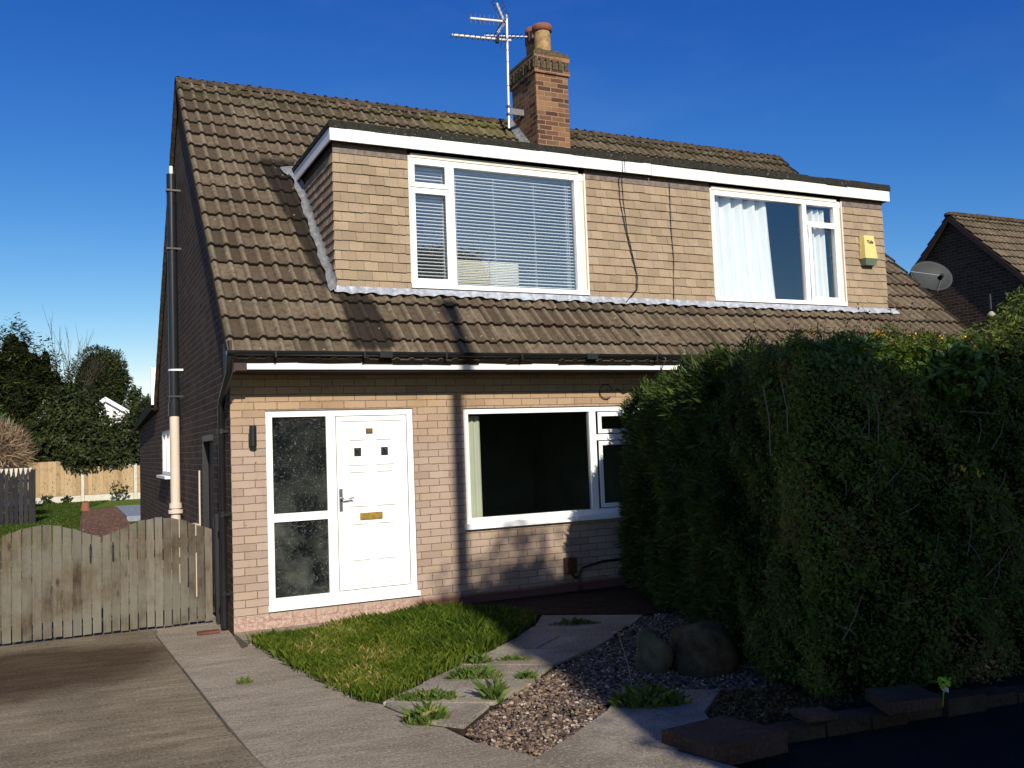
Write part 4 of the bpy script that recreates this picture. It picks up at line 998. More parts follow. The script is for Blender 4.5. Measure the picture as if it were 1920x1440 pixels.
for dy in (-.14, .14):
    b.tube([(4.80, 3.42+dy, 9.02), (4.97, 3.47+dy, 8.74), (4.95, 3.47+dy, 8.66), (4.80, 3.42+dy, 8.4)], .005, 4)
for i in range(6):
    k = i/5; b.tube([(4.80+.17*k, 3.28, 9.0-.28*k), (4.80+.17*k, 3.56, 9.0-.28*k)], .004, 4); b.tube([(4.80+.15*k, 3.28, 8.42+.24*k), (4.80+.15*k, 3.56, 8.42+.24*k)], .004, 4)
b.tube([(4.95, 3.4, 8.42), (4.90, 3.3, 8.2), (4.86, 3.3, 8.12)], .006, 4); b.tube([(4.9, 3.5, 8.22), (5.02, 3.6, 8.55)], .006, 4)
b.box(4.78, 4.83, 3.38, 3.44, 8.26, 8.34)
b.build('reflector', 'black', t)

def blind(x0, x1, z0, z1, y, label):
    t = thing('venetian_blind', ((x0+x1)/2, y, z0), label, 'blind', 'blinds in the left dormer window')
    b = MB(); z = z0
    while z < z1-.05:
        b.hexa([(x0, y, z+.003), (x1, y, z+.003), (x1, y+.026, z-.001), (x0, y+.026, z-.001)], [(x0, y, z+.011), (x1, y, z+.011), (x1, y+.026, z+.004), (x0, y+.026, z+.004)]); z += .0415
    b.build('slats', 'blind', t)
    b = MB(); xs = [x0+.04, x1-.04] if x1-x0 < 1 else [x0+.05, x0+(x1-x0)*.33, x0+(x1-x0)*.66, x1-.12, x1-.09]
    for x in xs:
        for dy in (-.003, .029): b.tube([(x, y+dy, z0), (x, y+dy, z1)], .0022, 4)
    b.build('cord', 'blind', t)
    box('head_rail', 'blind', t, x0, x1, y-.005, y+.032, z1-.045, z1)
blind(2.72, 4.42, 3.73, 5.16, Q+.085, 'wide venetian blind filling the big pane of the left dormer window')
blind(2.19, 2.64, 3.73, 5.16, Q+.085, 'narrow venetian blind behind the two small panes of the left dormer window')
t = box('headboard', 'creamwood', None, 2.74, 3.72, Q+.35, Q+.4, 2.76, 4.08); tag(rebase(t, (3.2, Q+.37, 2.76)), 'cream board standing low behind the wide venetian blind', 'headboard')
t = box('picture', 'bluecloth', None, 3.05, 3.32, 3.1, 3.14, 4.95, 5.2); tag(rebase(t, (3.2, 3.12, 4.95)), 'small dark blue picture on the bedroom wall behind the blind', 'picture')
def curtain(x0, x1, z0, z1, y, m, waves, amp, label, gather=0., grp=None):
    V, F = [], []; nx, nz = waves*10, 14
    for j in range(nz+1):
        tz = j/nz
        for i in range(nx+1):
            tx = i/nx; sh = gather*(1-tz)
            x = x0+(x1-x0)*tx*(1+sh*.3); ph = tx*waves*2*math.pi
            V.append((x, y+amp*math.sin(ph+.5*math.sin(tz*2)+.3*math.sin(ph*.5))*(.7+.3*tz), z0+(z1-z0)*tz))
    for j in range(nz):
        for i in range(nx): a = j*(nx+1)+i; F.append((a, a+1, a+nx+2, a+nx+1))
    o = npmesh('curtain', np.array(V), np.array(F), m, None, smooth=True)
    tag(rebase(o, ((x0+x1)/2, y, z0)), label, 'curtain', grp)
curtain(6.6, 7.68, 3.72, 5.15, Q+.13, 'curtain', 5, .045, 'long white curtain gathered at the left of the right dormer window', .22, 'upstairs curtains')
curtain(8.44, 8.76, 3.72, 5.1, Q+.12, 'curtain', 3, .04, 'narrow white curtain behind the slim casement of the right dormer window', .2, 'upstairs curtains')
curtain(2.6, 2.83, .95, 2.12, .17, 'curtain_cream', 3, .012, 'pale cream curtain at the left edge of the ground floor window')

# ================================================================ neighbouring house
nb = thing('brick_house', (24, 6.3, 0), 'dark brick gabled house next door behind the satellite dish', 'house')
nx0, nx1, nyr, nye, nye2 = 18.8, 30., 6.3, 1.85, 10.75
b = MB(); b.face([(nx0+.12, nye+.35, -.2), (nx0+.12, nye+.35, 3.05), (nx0+.12, nyr, 7.08), (nx0+.12, nye2-.35, 3.05), (nx0+.12, nye2-.35, -.2)])
b.face([(nx0+.12, nye+.35, -.2), (nx1, nye+.35, -.2), (nx1, nye+.35, 2.9), (nx0+.12, nye+.35, 2.9)]); b.face([(nx1, nye+.35, -.2), (nx1, nye2-.35, -.2), (nx1, nyr, 7.)]); b.build('wall', 'brick_side', nb)
slope_mesh('roof', nx0, nx1, nye, 2.74, nyr, 7.2, nb, detail=7); slope_mesh('rear_roof', nx0, nx1, nye2, 2.74, nyr+.01, 7.2, nb, True, detail=7)
b = MB()
for yA, zA in ((nye, 2.74), (nye2, 2.74)):
    b.hexa([(nx0-.02, yA, zA-.18), (nx0+.04, yA, zA-.18), (nx0+.04, nyr, 7.02), (nx0-.02, nyr, 7.02)], [(nx0-.02, yA, zA-.02), (nx0+.04, yA, zA-.02), (nx0+.04, nyr, 7.18), (nx0-.02, nyr, 7.18)])
b.build('bargeboard', 'darkwood', nb)
b = MB(); b.lathe([(.0, .1), (.12, .06), (.14, 0)], (nx0+.05, nyr, 7.18), 10); 
for i in range(24): b.box(nx0+.02+i*.46, nx0+.47+i*.46, nyr-.13, nyr+.13, 7.16, 7.25+rnd.uniform(-.01, .01))
b.build('ridge', 'ridge', nb)

# satellite dish on its pole
t = thing('satellite_dish', (12.78, 2.2, 0), 'large grey satellite dish between the two houses', 'satellite dish')
b = MB(); b.tube([(12.95, 2.45, 0), (12.95, 2.45, 4.35)], .035, 10); b.build('pole', 'blackiron', t)
dc = Vector((12.77, 2.0, 4.56)); dn = (Vector((-.30, -.86, .42))).normalized(); da = dn.cross(Vector((0, 0, 1))).normalized(); db = da.cross(dn)
V, F = [], []; nr_, na = 10, 40
for i in range(nr_+1):
    for k in range(na):
        rr = i/nr_; a = 2*math.pi*k/na; p = dc+da*(.40*rr*math.cos(a))+db*(.33*rr*math.sin(a))-dn*(.1*(1-rr*rr)); V.append(tuple(p))
for i in range(nr_):
    for k in range(na): F.append((i*na+k, (i+1)*na+k, (i+1)*na+(k+1) % na, i*na+(k+1) % na))
o = npmesh('reflector', np.array(V), np.array(F), 'dish', t, smooth=True); so = o.modifiers.new('thick', 'SOLIDIFY'); so.thickness = .012
b = MB(); lp = dc+dn*.4+da*.1-db*.28
b.tube([dc-db*.33, lp], .014, 6); b.tube([dc+da*.37+db*.1, lp], .007, 5); b.tube([dc-dn*.1, Vector((12.95, 2.45, 4.3))], .03, 6); b.build('feed_arm', 'alu', t)
b = MB(); b.tube([lp+dn*.03, lp-dn*.08], [.03, .045], 10); b.build('feed_horn', 'black', t)

# ================================================================ gates, fences
def gate(x0, x1, n, label, wall_side):
    y = .77; t = thing('driveway_gate', ((x0+x1)/2, y, 0), label, 'gate', 'driveway gates')
    b = MB(); bw = (x1-x0)/n
    for i in range(n):
        b.cur = rnd.random(); xa, xb = x0+i*bw+.005, x0+(i+1)*bw-.006; dx = rnd.uniform(-.002, .002)
        def top(x): u = (x-x0)/(x1-x0); return .995+.155*math.sin(math.pi*u)**1.25
        zb = .022+rnd.uniform(-.006, .01); yy = y+rnd.uniform(-.004, .004)
        za, zc = top(xa)+rnd.uniform(-.006, .006), top(xb)+rnd.uniform(-.006, .006)
        b.hexa([(xa+dx, yy, zb), (xb+dx, yy, zb), (xb+dx, yy+.02, zb), (xa+dx, yy+.02, zb)], [(xa, yy, za), (xb, yy, zc), (xb, yy+.02, zc), (xa, yy+.02, za)])
    b.build('boards', 'gatewood', t, .003)
    for z in (.18, .82): box('rail', 'gatewood', t, x0+.02, x1-.02, y+.026, y+.07, z, z+.1)
    a, c = (x0+.06, x1-.06) if wall_side else (x1-.06, x0+.06)
    b = MB(); b.hexa([(a, y+.027, .285), (a+.1*(1 if c > a else -1), y+.027, .285), (a+.1*(1 if c > a else -1), y+.068, .285), (a, y+.068, .285)], [(c-.1*(1 if c > a else -1), y+.027, .815), (c, y+.027, .815), (c, y+.068, .815), (c-.1*(1 if c > a else -1), y+.068, .815)]); b.build('brace', 'gatewood', t)
    s = x0+.1 if wall_side else x1-.1
    b = MB(); b.box(s-.012, s+.012, y-.012, y-.003, .80, .90); b.tube([(s, y-.014, .74), (s, y-.014, .81)], .009, 6); b.tube([(s, y-.014, .88), (s, y-.014, .93)], .006, 6); b.build('latch', 'blackiron', t)
gate(-1.172, -.09, 13, 'weathered arched wooden gate leaf hinged beside the house', True)
gate(-2.26, -1.182, 12, 'greyer arched wooden gate leaf at the left edge of the picture', False)
t = thing('gate_post', (-.05, .66, 0), 'black steel gate post against the house wall', 'post')
b = MB(); b.box(-.075, -.005, .62, .70, 0, 1.16); b.build('shaft', 'blackiron', t, .004); 
for za, zb in ((.3, .38), (1.0, 1.12)): b = MB(); b.tube([(-.08, .75, za), (-.08, .75, zb)], .012, 6); b.build('hinge_pin', 'blackiron', t)
t = box('brick', 'oldbrick', None, -.33, -.12, .1, .19, .006, .03, bevel=.006); t.rotation_euler.z = .0; tag(rebase(t, (-.23, .135, .006)), 'flat red brick lying on the drive at the foot of the gate post', 'brick')

t = thing('garden_fence', (-.8, 32.4, 0), 'tan close-boarded fence with concrete posts at the end of the garden', 'fence')
FX = [-5.1, -3.08, -.99, 1.03, 3.1]
for i in range(4):
    x0, x1 = FX[i]+.07, FX[i+1]-.07; b = MB(); n = 13; zt = (1.5, 1.72, 1.45, 1.42)[i]
    for k in range(n):
        b.cur = rnd.random(); xa = x0+(x1-x0)*k/n; b.hexa([(xa, 32.4, .3), (xa+(x1-x0)/n-.004, 32.41, .3), (xa+(x1-x0)/n-.004, 32.43, .3), (xa, 32.42, .3)], [(xa, 32.4, zt+rnd.uniform(-.02, .02)), (xa+(x1-x0)/n-.004, 32.41, zt), (xa+(x1-x0)/n-.004, 32.43, zt), (xa, 32.42, zt)])
    b.build('panel', 'fencewood', t)
    box('gravel_board', 'conpost', t, x0, x1, 32.39, 32.44, .0, .29)
for x in FX: box('post', 'conpost', t, x-.06, x+.06, 32.35, 32.47, 0, 1.5)
t = thing('side_fence', (-3.2, 19.6, 0), 'black boarded fence with painted sunlit tips at the left of the back garden', 'fence')
b = MB()
for k in range(17):
    b.cur = rnd.random(); xa = -4.4+k*.118; zt = 1.62+rnd.uniform(-.04, .04); b.box(xa, xa+.1, 19.58+rnd.uniform(-.01, .01), 19.61, 0, zt)
b.build('boards', 'darkfence', t)
for k in range(10, 17):
    xa = -4.4+k*.118; zl = 1.3+rnd.uniform(0, .2); b = MB()
    b.hexa([(xa+.035, 19.56, zl), (xa+.065, 19.56, zl+.05), (xa+.065, 19.566, zl+.05), (xa+.035, 19.566, zl)], [(xa+.005, 19.56, 1.6), (xa+.095, 19.56, 1.6), (xa+.095, 19.566, 1.6), (xa+.005, 19.566, 1.6)]); b.build('sunlit_tip', 'conpost', t)  # pale wedges stand in for sun on the tops of the boards
box('post', 'darkfence', t, -2.46, -2.34, 19.56, 19.68, 0, 1.55)
for z in (.4, 1.2): box('rail', 'darkfence', t, -4.4, -2.47, 19.62, 19.66, z, z+.08)

# ================================================================ back garden plants and trees
t = thing('plant_pot', (-.99, 25.4, 0), 'upturned terracotta flowerpot on the bark bed', 'flowerpot')
b = MB(); b.lathe([(.0, .3), (.11, .3), (.145, .08)], (-.99, 25.4, 0), 16); b.build('pot', 'terracotta', t); b = MB(); b.lathe([(.145, .08), (.17, .08), (.175, .0)], (-.99, 25.4, 0), 16); b.build('rim', 'terracotta', t)
def tree(name, label, cat, base, trunk_h, tr, blobs, m, n, ln, wd, mode='random', depth=.35, lump=.14, seed=0, cr=.72, group=None, bare=None):
    t = thing(name, base, label, cat, group); b = MB()
    b.tube([(base[0], base[1], base[2]-.1), (base[0]+.05, base[1], trunk_h*.5), (base[0]-.03, base[1], trunk_h)], [tr, tr*.8, tr*.6], 9)
    for c, r in blobs[:6]:
        b.tube([(base[0], base[1], trunk_h*.6), ((base[0]+c[0])/2, (base[1]+c[1])/2, (trunk_h*.7+c[2])/2), c], [tr*.5, tr*.35, tr*.15], 6)
    b.build('trunk', 'bark', t)
    foliage('crown', m, t, blobs, n, ln, wd, depth, lump, seed, mode)
    if cr: core('inner_crown', t, blobs, cr)
    return t
def col_blobs(pts): return [((x, y, z), (rx, ry, rz)) for x, y, z, rx, ry, rz in pts]
D1 = 36.
tree('evergreen_tree', 'tall dark evergreen with upright lance-leaved shoots at the far left', 'tree', (-4.2, D1, 0), 4.2, .22,
     col_blobs([(-5.2, D1, 4.4, 1.9, 1.6, 2.6), (-3.7, D1, 4.4, 1.7, 1.5, 2.4), (-3.75, D1+.3, 6.0, .75, .8, 2.3), (-5.1, D1, 5.8, .9, .7, 1.7), (-2.9, D1, 5.2, .8, .7, 2.2), (-4.5, D1, 5.8, .7, .7, 1.6), (-2.1, D1, 4.6, .7, .6, 1.9), (-3.3, D1, 6.1, .5, .5, 1.6), (-2.4, D1, 5.8, .35, .4, 1.4), (-1.5, D1, 4.3, .8, .7, 1.5), (-.9, D1+.5, 3.9, .8, .7, 1.5), (-3.3, D1, 2.8, 2.0, 1.4, 1.6), (-5.4, D1, 2.5, 1.6, 1.4, 1.6)]),
     'bushleaf', 15000, .26, .075, 'flat', .5, .2, 1, .6, 'trees beyond the garden fence')
tree('evergreen_tree', 'low spreading laurel hanging over the tan fence', 'tree', (-.6, 34.2, 0), 1.8, .14,
     col_blobs([(-2.6, 34.2, 2.4, 1.3, 1.1, 1.2), (-.9, 34.0, 2.4, 1.3, 1.2, 1.2), (.6, 34.2, 2.5, 1.2, 1.1, 1.2), (-.9, 32.3, 1.85, 1., .5, .5), (.3, 32.3, 1.8, .7, .4, .4), (-1.6, 34.6, 3.6, 1.1, 1., 1.2), (1.15, 34.8, 3.0, .6, .9, .9), (-.75, 35.2, 3.7, .75, .8, 1.0), (1.9, 34.5, 2.6, 1., 1., 1.4)]),
     'darkleaf', 13000, .2, .085, 'random', .4, .2, 2, .66, 'trees beyond the garden fence')
tree('cypress_tree', 'dense rounded dark cypress left of the house gable', 'tree', (-.4, 41, 0), 4, .2,
     col_blobs([(-.1, 41, 5.3, 1.45, 1.3, 2.2), (-.5, 41, 4., 1.6, 1.3, 1.6), (.35, 41, 5.8, .9, .9, 1.3)]),
     'darkleaf', 12000, .17, .05, 'spray', .25, .1, 3, .8, 'trees beyond the garden fence')
tree('small_tree', 'thin-topped bushy tree just left of the house corner', 'tree', (1.9, 38, 0), 3, .12,
     col_blobs([(1.75, 38, 3.4, .75, .7, .8), (1.45, 38.9, 4.6, .35, .4, .7), (2.4, 38, 3.6, 1., .9, 1.2), (1.9, 38.9, 4.0, .6, .5, .6)]),
     'darkleaf', 4500, .2, .09, 'random', .6, .3, 4, .5, 'trees beyond the garden fence')
tree('conifer_tree', 'bright green feathery conifer at the left edge behind the dry grass clump', 'tree', (-4.5, 27, 0), 2., .1,
     col_blobs([(-4.3, 27, 2.5, 1.05, .9, 1.5), (-3.6, 27, 1.9, .7, .7, 1.), (-4.9, 27, 3.1, .8, .7, 1.3)]), 'greenleaf', 9000, .2, .035, 'spray', .35, .15, 5, .75)
t = thing('bare_tree', (-1.6, 39, 0), 'leafless tree showing thin bare branches against the sky', 'tree')
b = MB(); b.tube([(-1.8, 39, 0), (-1.75, 39, 4.8)], [.13, .08], 7)
rnd.seed(5)
for dx, dy, dz, l in ((-.3, 0, 1, 1.9), (-.1, .1, 1, 2.9), (.1, 0, 1, 2.6), (.4, -.1, 1, 2.5), (.8, 0, 1., 2.3), (-.6, .1, .9, 1.8), (1.2, 0, .9, 1.6)): branch(b, (-1.75+dx*.2, 39, 4.1+rnd.uniform(0, .5)), (dx, dy, dz), l*.92, .026, 2, .42, 4, .2)
b.build('branches', 'twig', t)
t = thing('ornamental_grass', (-3.6, 20.5, 0), 'rounded clump of dry straw-coloured grass at the left edge above the dark fence', 'grass clump')
foliage('dry_stems', 'straw', t, col_blobs([(-3.55, 21.4, 2.0, .95, .8, .85), (-4.3, 21.4, 1.7, .8, .7, .8)]), 5200, .42, .022, .5, .1, 6, 'spray'); core('stem_base', t, col_blobs([(-3.55, 21.4, 1.95, .95, .8, .85), (-3.6, 21.4, .8, .5, .5, .9)]), .7, 'twig')
for i, (x, y, s, lb) in enumerate(((-2.3, 31.9, .3, 'low leafy weed at the foot of the fence beside the dark boards'), (.35, 31.7, .62, 'tall rose-like shoot in front of the fence panel nearest the house'), (-1.6, 31.9, .25, 'small weed under the middle of the left fence panel'))):
    t = thing('young_plant', (x, y, 0), lb, 'plant', 'plants along the back fence'); b = MB()
    for k in range(4): b.tube([(x, y, 0), (x+rnd.uniform(-.3, .3)*s, y, s*.5), (x+rnd.uniform(-.6, .6)*s, y, s*rnd.uniform(.9, 1.5))], .012, 5)
    b.build('stems', 'twig', t); foliage('leaves', 'darkleaf', t, col_blobs([(x, y, s*.7, s*.6, .2, s*.6)]), 70, .14, .1, .9, .2, i)
t = thing('white_house', (.6, 38.6, 0), 'white rendered gabled house glimpsed through the trees', 'house')
b = MB(); b.face([(-.4, 38.6, 0), (1.6, 38.6, 0), (1.6, 38.6, 3.7), (.12, 38.6, 4.62), (-.4, 38.6, 4.3)]); b.build('wall', 'whiterender', t)
b = MB(); b.hexa([(.1, 38.4, 4.5), (1.9, 38.4, 3.36), (1.9, 39.8, 3.36), (.1, 39.8, 4.5)], [(.1, 38.4, 4.72), (1.9, 38.4, 3.56), (1.9, 39.8, 3.56), (.1, 39.8, 4.72)]); b.hexa([(-.6, 38.4, 4.0), (.08, 38.4, 4.5), (.08, 39.8, 4.5), (-.6, 39.8, 4.0)], [(-.6, 38.4, 4.2), (.08, 38.4, 4.72), (.08, 39.8, 4.72), (-.6, 39.8, 4.2)]); b.build('roof', 'whiterender', t)

# ================================================================ hedges on the right
LH0 = [(4.58, -.2), (4.36, -.6)]
LH = [(4.15, -1.0), (3.98, -1.49), (3.8, -1.98), (3.62, -2.46), (3.45, -2.95), (3.28, -3.44), (3.1, -3.92), (2.92, -4.41), (2.78, -4.85)]
HP = [(4.64, -.12), (4.42, -.6)]+[(x+.1, y) for x, y in LH[:6]]+[(x+.05, y) for x, y in LH[6:]]+[(2.85, -5.02), (3.2, -5.1), (3.7, -5.17), (4.3, -5.25), (5.2, -5.4), (6.4, -5.55), (8.2, -5.8)]
for _ in range(2): HP = [HP[0]]+[q for a, c in zip(HP, HP[1:]) for q in ((a[0]*.75+c[0]*.25, a[1]*.75+c[1]*.25), (a[0]*.25+c[0]*.75, a[1]*.25+c[1]*.75))]+[HP[-1]]
HP = np.array(HP); hseg = np.linalg.norm(np.diff(HP, axis=0), axis=1); HS = np.concatenate([[0], np.cumsum(hseg)])
def hpos(sv):
    x = np.interp(sv, HS, HP[:, 0]); y = np.interp(sv, HS, HP[:, 1]); e = .12
    dx = np.interp(sv+e, HS, HP[:, 0])-np.interp(sv-e, HS, HP[:, 0]); dy = np.interp(sv+e, HS, HP[:, 1])-np.interp(sv-e, HS, HP[:, 1])
    l = np.sqrt(dx*dx+dy*dy)+1e-9; return np.column_stack([x, y]), np.column_stack([-dy/l, dx/l])      # inward normal
def htop(sv): return np.interp(sv, [0, .6, 1.2, 2.2, 3.4, 5., 7., 9., 12], [2.3, 2.3, 2.3, 2.42, 2.44, 2.4, 2.36, 2.34, 2.4])+.02*np.sin(sv*3.1)+.02*np.sin(sv*7.7+1)+.015*np.sin(sv*17.)
def bulge(sv, z): return .06*np.sin(2.1*sv+1.3*z)+.05*np.sin(4.3*sv-2.4*z+1)+.035*np.sin(8.7*sv+5.2*z)+.025*np.sin(15*sv-11*z+2)+.015*np.sin(27*sv+19*z)
def hedge_points(s0, s1, n, dep, seed, top=.3):
    g = np.random.default_rng(seed); n1 = int(n*(1-top)); n2 = n-n1
    sv = s0+(s1-s0)*g.random(n1*2); Ht = htop(sv); z = Ht*g.random(n1*2)**.95
    gap = np.sin(sv*6.1+z*3.3+seed)*np.sin(z*7.3-sv*2.2)+.5*np.sin(sv*13.+z*11.)
    d = np.minimum(g.exponential(dep, n1*2), .5)+np.where(gap < -.7, .1, 0.)
    ok = ~((gap < -.95) & (g.random(n1*2) < .4)); sv, z, d, Ht = sv[ok][:n1], z[ok][:n1], d[ok][:n1], Ht[ok][:n1]
    u = np.clip((z-(Ht-.32))/.32, 0, 1); ins = .3*(1-np.sqrt(np.maximum(0, 1-u*u)))+.12*np.clip((.25-z)/.25, 0, 1)**2
    p, nin = hpos(sv); q = p+nin*(d+ins-bulge(sv, z))[:, None]; P = np.column_stack([q, z]); N = np.column_stack([-nin, np.zeros(len(sv))])+np.array([0, 0, 1.])*u[:, None]
    sv = s0+(s1-s0)*g.random(n2); tt = .1+1.7*g.random(n2); p, nin = hpos(sv); q = p+nin*tt[:, None]
    z = htop(sv)+.05*np.sin(q[:, 0]*7+q[:, 1]*5)+.04*np.sin(q[:, 0]*15-q[:, 1]*13)-g.exponential(.07, n2)+.02; P2 = np.column_stack([q, z])
    return np.concatenate([P, P2]), unit(np.concatenate([N, np.tile([0, 0, 1.], (n2, 1))+np.column_stack([-nin, np.zeros(n2)])*.2]))
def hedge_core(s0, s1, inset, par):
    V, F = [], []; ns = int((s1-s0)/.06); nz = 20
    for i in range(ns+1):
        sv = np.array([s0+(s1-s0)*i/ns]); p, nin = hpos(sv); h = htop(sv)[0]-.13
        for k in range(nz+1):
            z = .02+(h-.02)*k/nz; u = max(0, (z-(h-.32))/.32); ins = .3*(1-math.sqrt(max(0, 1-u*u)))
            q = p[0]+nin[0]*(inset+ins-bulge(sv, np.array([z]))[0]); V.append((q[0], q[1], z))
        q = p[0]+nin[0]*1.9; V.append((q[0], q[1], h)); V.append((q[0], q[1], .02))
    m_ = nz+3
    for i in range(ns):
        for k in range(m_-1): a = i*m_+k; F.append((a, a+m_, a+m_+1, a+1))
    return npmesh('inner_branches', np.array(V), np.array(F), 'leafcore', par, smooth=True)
def hedge_leaves(name, m, par, P, N, ln, wd, mode, seed, vlow=0.):
    g = np.random.default_rng(seed+50); k = len(P); big = g.random(k)
    if mode == 'spray': nr = g.normal(size=(k, 3))+N*.5; ax = N*.9+g.normal(size=(k, 3))*.45+np.array([-.25, 0, .3])
    else: nr = N*.8+g.normal(size=(k, 3))*.7+np.array([0, 0, .4]); ax = g.normal(size=(k, 3))+N*.5+np.array([0, 0, .3])
    sz = np.where(big < .75, .55+.6*g.random(k), 1.2+.8*g.random(k))
    v, f = leaves(P, nr, ax, ln*sz, wd*sz*(.8+.4*g.random(k)))
    c1 = np.clip(.5+.32*(np.sin(P[:, 0]*3.3+P[:, 2]*2.1+seed)*np.cos(P[:, 1]*2.9-P[:, 2]*3.7)+.8*np.sin(P[:, 2]*5.1+P[:, 0]*6.3)*np.sin(P[:, 1]*7.)), 0, 1)
    var = .55*c1+.45*g.random(k)
    if vlow: var = var+vlow*np.clip((.55-P[:, 2])/.5, 0, 1)*g.random(k)+.35*np.clip((P[:, 0]-3.9)/1.2, 0, 1)*(g.random(k) < .14)
    if mode != 'spray': var = var-.42*np.clip((-3.0-P[:, 1])*-.55+1.1, 0, 1)+.03  # shade painted into the leaf colour: darker away from the street
    return npmesh(name, v, f, m, par, np.clip(var, 0, 1))
SCON = 3.3; SEND = 9.6
con = thing('conifer_hedge', (4.6, -1.6, 0), 'dark green clipped conifer hedge beside the ground floor window', 'hedge')
P, N = hedge_points(0.05, SCON+.55, 95000, .1, 1); hedge_leaves('foliage', 'conifer', con, P, N, .075, .014, 'spray', 1)
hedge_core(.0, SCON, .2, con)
shr = thing('shrub_hedge', (4., -4.6, 0), 'broad shrubby hedge of small dark glossy leaves above the low stone wall', 'hedge')
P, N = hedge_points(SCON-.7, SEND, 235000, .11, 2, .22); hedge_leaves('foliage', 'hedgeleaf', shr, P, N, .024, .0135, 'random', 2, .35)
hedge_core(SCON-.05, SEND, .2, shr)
b = MB()
for i in range(40):
    x = rnd.uniform(2.9, 5.6); y = -5.08-(x-2.9)*.15+rnd.uniform(-.06, .04); z = rnd.uniform(.4, 2.2); d_ = Vector((rnd.uniform(-1, 1), rnd.uniform(-.4, .1), rnd.uniform(-.3, 1))).normalized()*rnd.uniform(.12, .35)
    b.tube([(x, y, z), Vector((x, y, z))+d_*.5+Vector((0, -.02, 0)), Vector((x, y, z))+d_], [.0035, .003, .002], 4, False)
for x, y, z0, z1 in ((2.78, -4.75, 1.65, 2.12), (2.84, -4.86, 1.75, 2.14), (3.3, -5.12, 1.75, 2.08), (3.36, -5.14, 1.7, 2.1)): b.tube([(x, y-.04, z0), (x-.02, y-.07, (z0+z1)/2), (x-.03, y-.04, z1)], .004, 5, False)
tag(b.build('bare_stems', 'paletwig', shr), kind='stuff')
lau = thing('broadleaf_shrub', (4., -4.3, 0), 'bright broad-leaved shrub catching the sun along the hedge top', 'shrub')
bl = [((3.28+i*.26, -4.75-i*.05, 2.17+.04*math.sin(i*2.)), (.26, .34, .25)) for i in range(5)]
foliage('foliage', 'laurelleaf', lau, bl, 2400, .075, .04, .6, .15, 3, 'random', .6)
b = MB()
for c, r in bl: b.tube([(c[0]+.2, c[1]+.3, 0), (c[0]+.05, c[1]+.15, 1.2), c], [.02, .014, .006], 5)
b.build('stems', 'twig', lau)
rus = thing('autumn_shrub', (4.4, -4.6, 0), 'rust-brown leafy shrub on the hedge top beneath the roof verge', 'shrub')
bl = [((4.35+i*.22, -4.75-i*.03, 2.12-.02*i), (.28, .3, .3)) for i in range(4)]
foliage('foliage', 'rustleaf', rus, bl, 4200, .04, .024, .6, .2, 4, 'random', .6)
b = MB(); 
for c, r in bl: b.tube([(c[0], c[1]+.3, 0), (c[0], c[1]+.12, 1.2), c], [.02, .014, .005], 5)
b.build('stems', 'twig', rus)
ros = thing('climbing_plant', (4.2, -4.1, 0), 'wispy twiggy climber with small leaves rising above the hedge in front of the roof', 'climber')
b = MB(); lp_, rnd2 = [], random.Random(3)
for i in range(85):
    x = rnd2.uniform(3.0, 5.0); y = -4.5-rnd2.uniform(-.3, .3); z = 2.25; p = Vector((x, y, z)); pts = [p]; hgt = rnd2.uniform(.2, .42)+(.3 if abs(x-4.3) < .2 and rnd2.random() < .5 else 0)
    dd = Vector((rnd2.uniform(-.4, .4), rnd2.uniform(-.3, .3), 1)).normalized()
    for k in range(6):
        dd = (dd+Vector((rnd2.uniform(-1, 1), rnd2.uniform(-1, 1), rnd2.uniform(-.4, .4)))*.28).normalized(); pts.append(pts[-1]+dd*hgt/6)
        for _ in range(3): lp_.append(tuple(pts[-1]+Vector((rnd2.uniform(-1, 1), rnd2.uniform(-1, 1), rnd2.uniform(-1, 1)))*.035))
    b.tube(pts, [.0035, .003, .003, .0025, .002, .002, .0015], 4, False)
b.build('stems', 'twig', ros)
lp_ = np.array(lp_); k = len(lp_); v, f = leaves(lp_, rng.normal(size=(k, 3)), rng.normal(size=(k, 3)), .018+.012*rng.random(k), .011+.008*rng.random(k)); npmesh('leaves', v, f, 'twigleaf', ros, rng.random(k))
fp = np.array([(3.85, -4.8, 2.5), (4.2, -4.8, 2.48), (4.65, -4.9, 2.46), (3.3, -4.7, 2.52), (4.05, -5.25, 1.5), (4.16, -5.3, 1.47), (4.75, -4.6, 2.5)])
for i, c in enumerate(fp):
    n = 26 if i in (0,) else 9
    v, f = leaves(c+rng.normal(size=(n, 3))*.014, rng.normal(size=(n, 3))+np.array([0, -1.5, .5]), rng.normal(size=(n, 3)), np.full(n, .026), np.full(n, .02)); npmesh('flower', v, f, 'yellow', ros, rng.random(n))
ys = thing('tall_shrub', (6.2, -4.6, 0), 'tall loose green shrub at the right edge of the picture', 'shrub')
bl = col_blobs([(5.0, -5.0, 2.1, .45, .45, .45), (5.5, -5.0, 2.3, .5, .5, .5), (6.0, -4.9, 2.3, .7, .6, .8), (5.4, -5.2, 1.5, .6, .5, .8)])
foliage('foliage', 'hedgeleaf', ys, bl, 22000, .045, .02, .5, .2, 7, 'random', .5); core('inner_branches', ys, bl, .7)
lt = thing('garden_lantern', (6.75, -3.5, 0), 'small pale lantern on a thin pole rising behind the hedge', 'lantern')
lx, ly, lz = 6.85, -3.5, 2.885
b = MB(); b.tube([(lx, ly, 0), (lx, ly, lz-.02)], .012, 6); b.build('pole', 'blackiron', lt); b = MB(); b.lathe([(.0, .05), (.015, .045), (.038, .02), (.042, .0), (.015, -.02), (.0, -.02)], (lx, ly, lz), 16); b.build('lamp_head', 'lampcream', lt); b = MB(); b.tube([(lx, ly, lz+.07), (lx, ly, lz+.22)], .009, 6); b.build('finial', 'dish', lt)

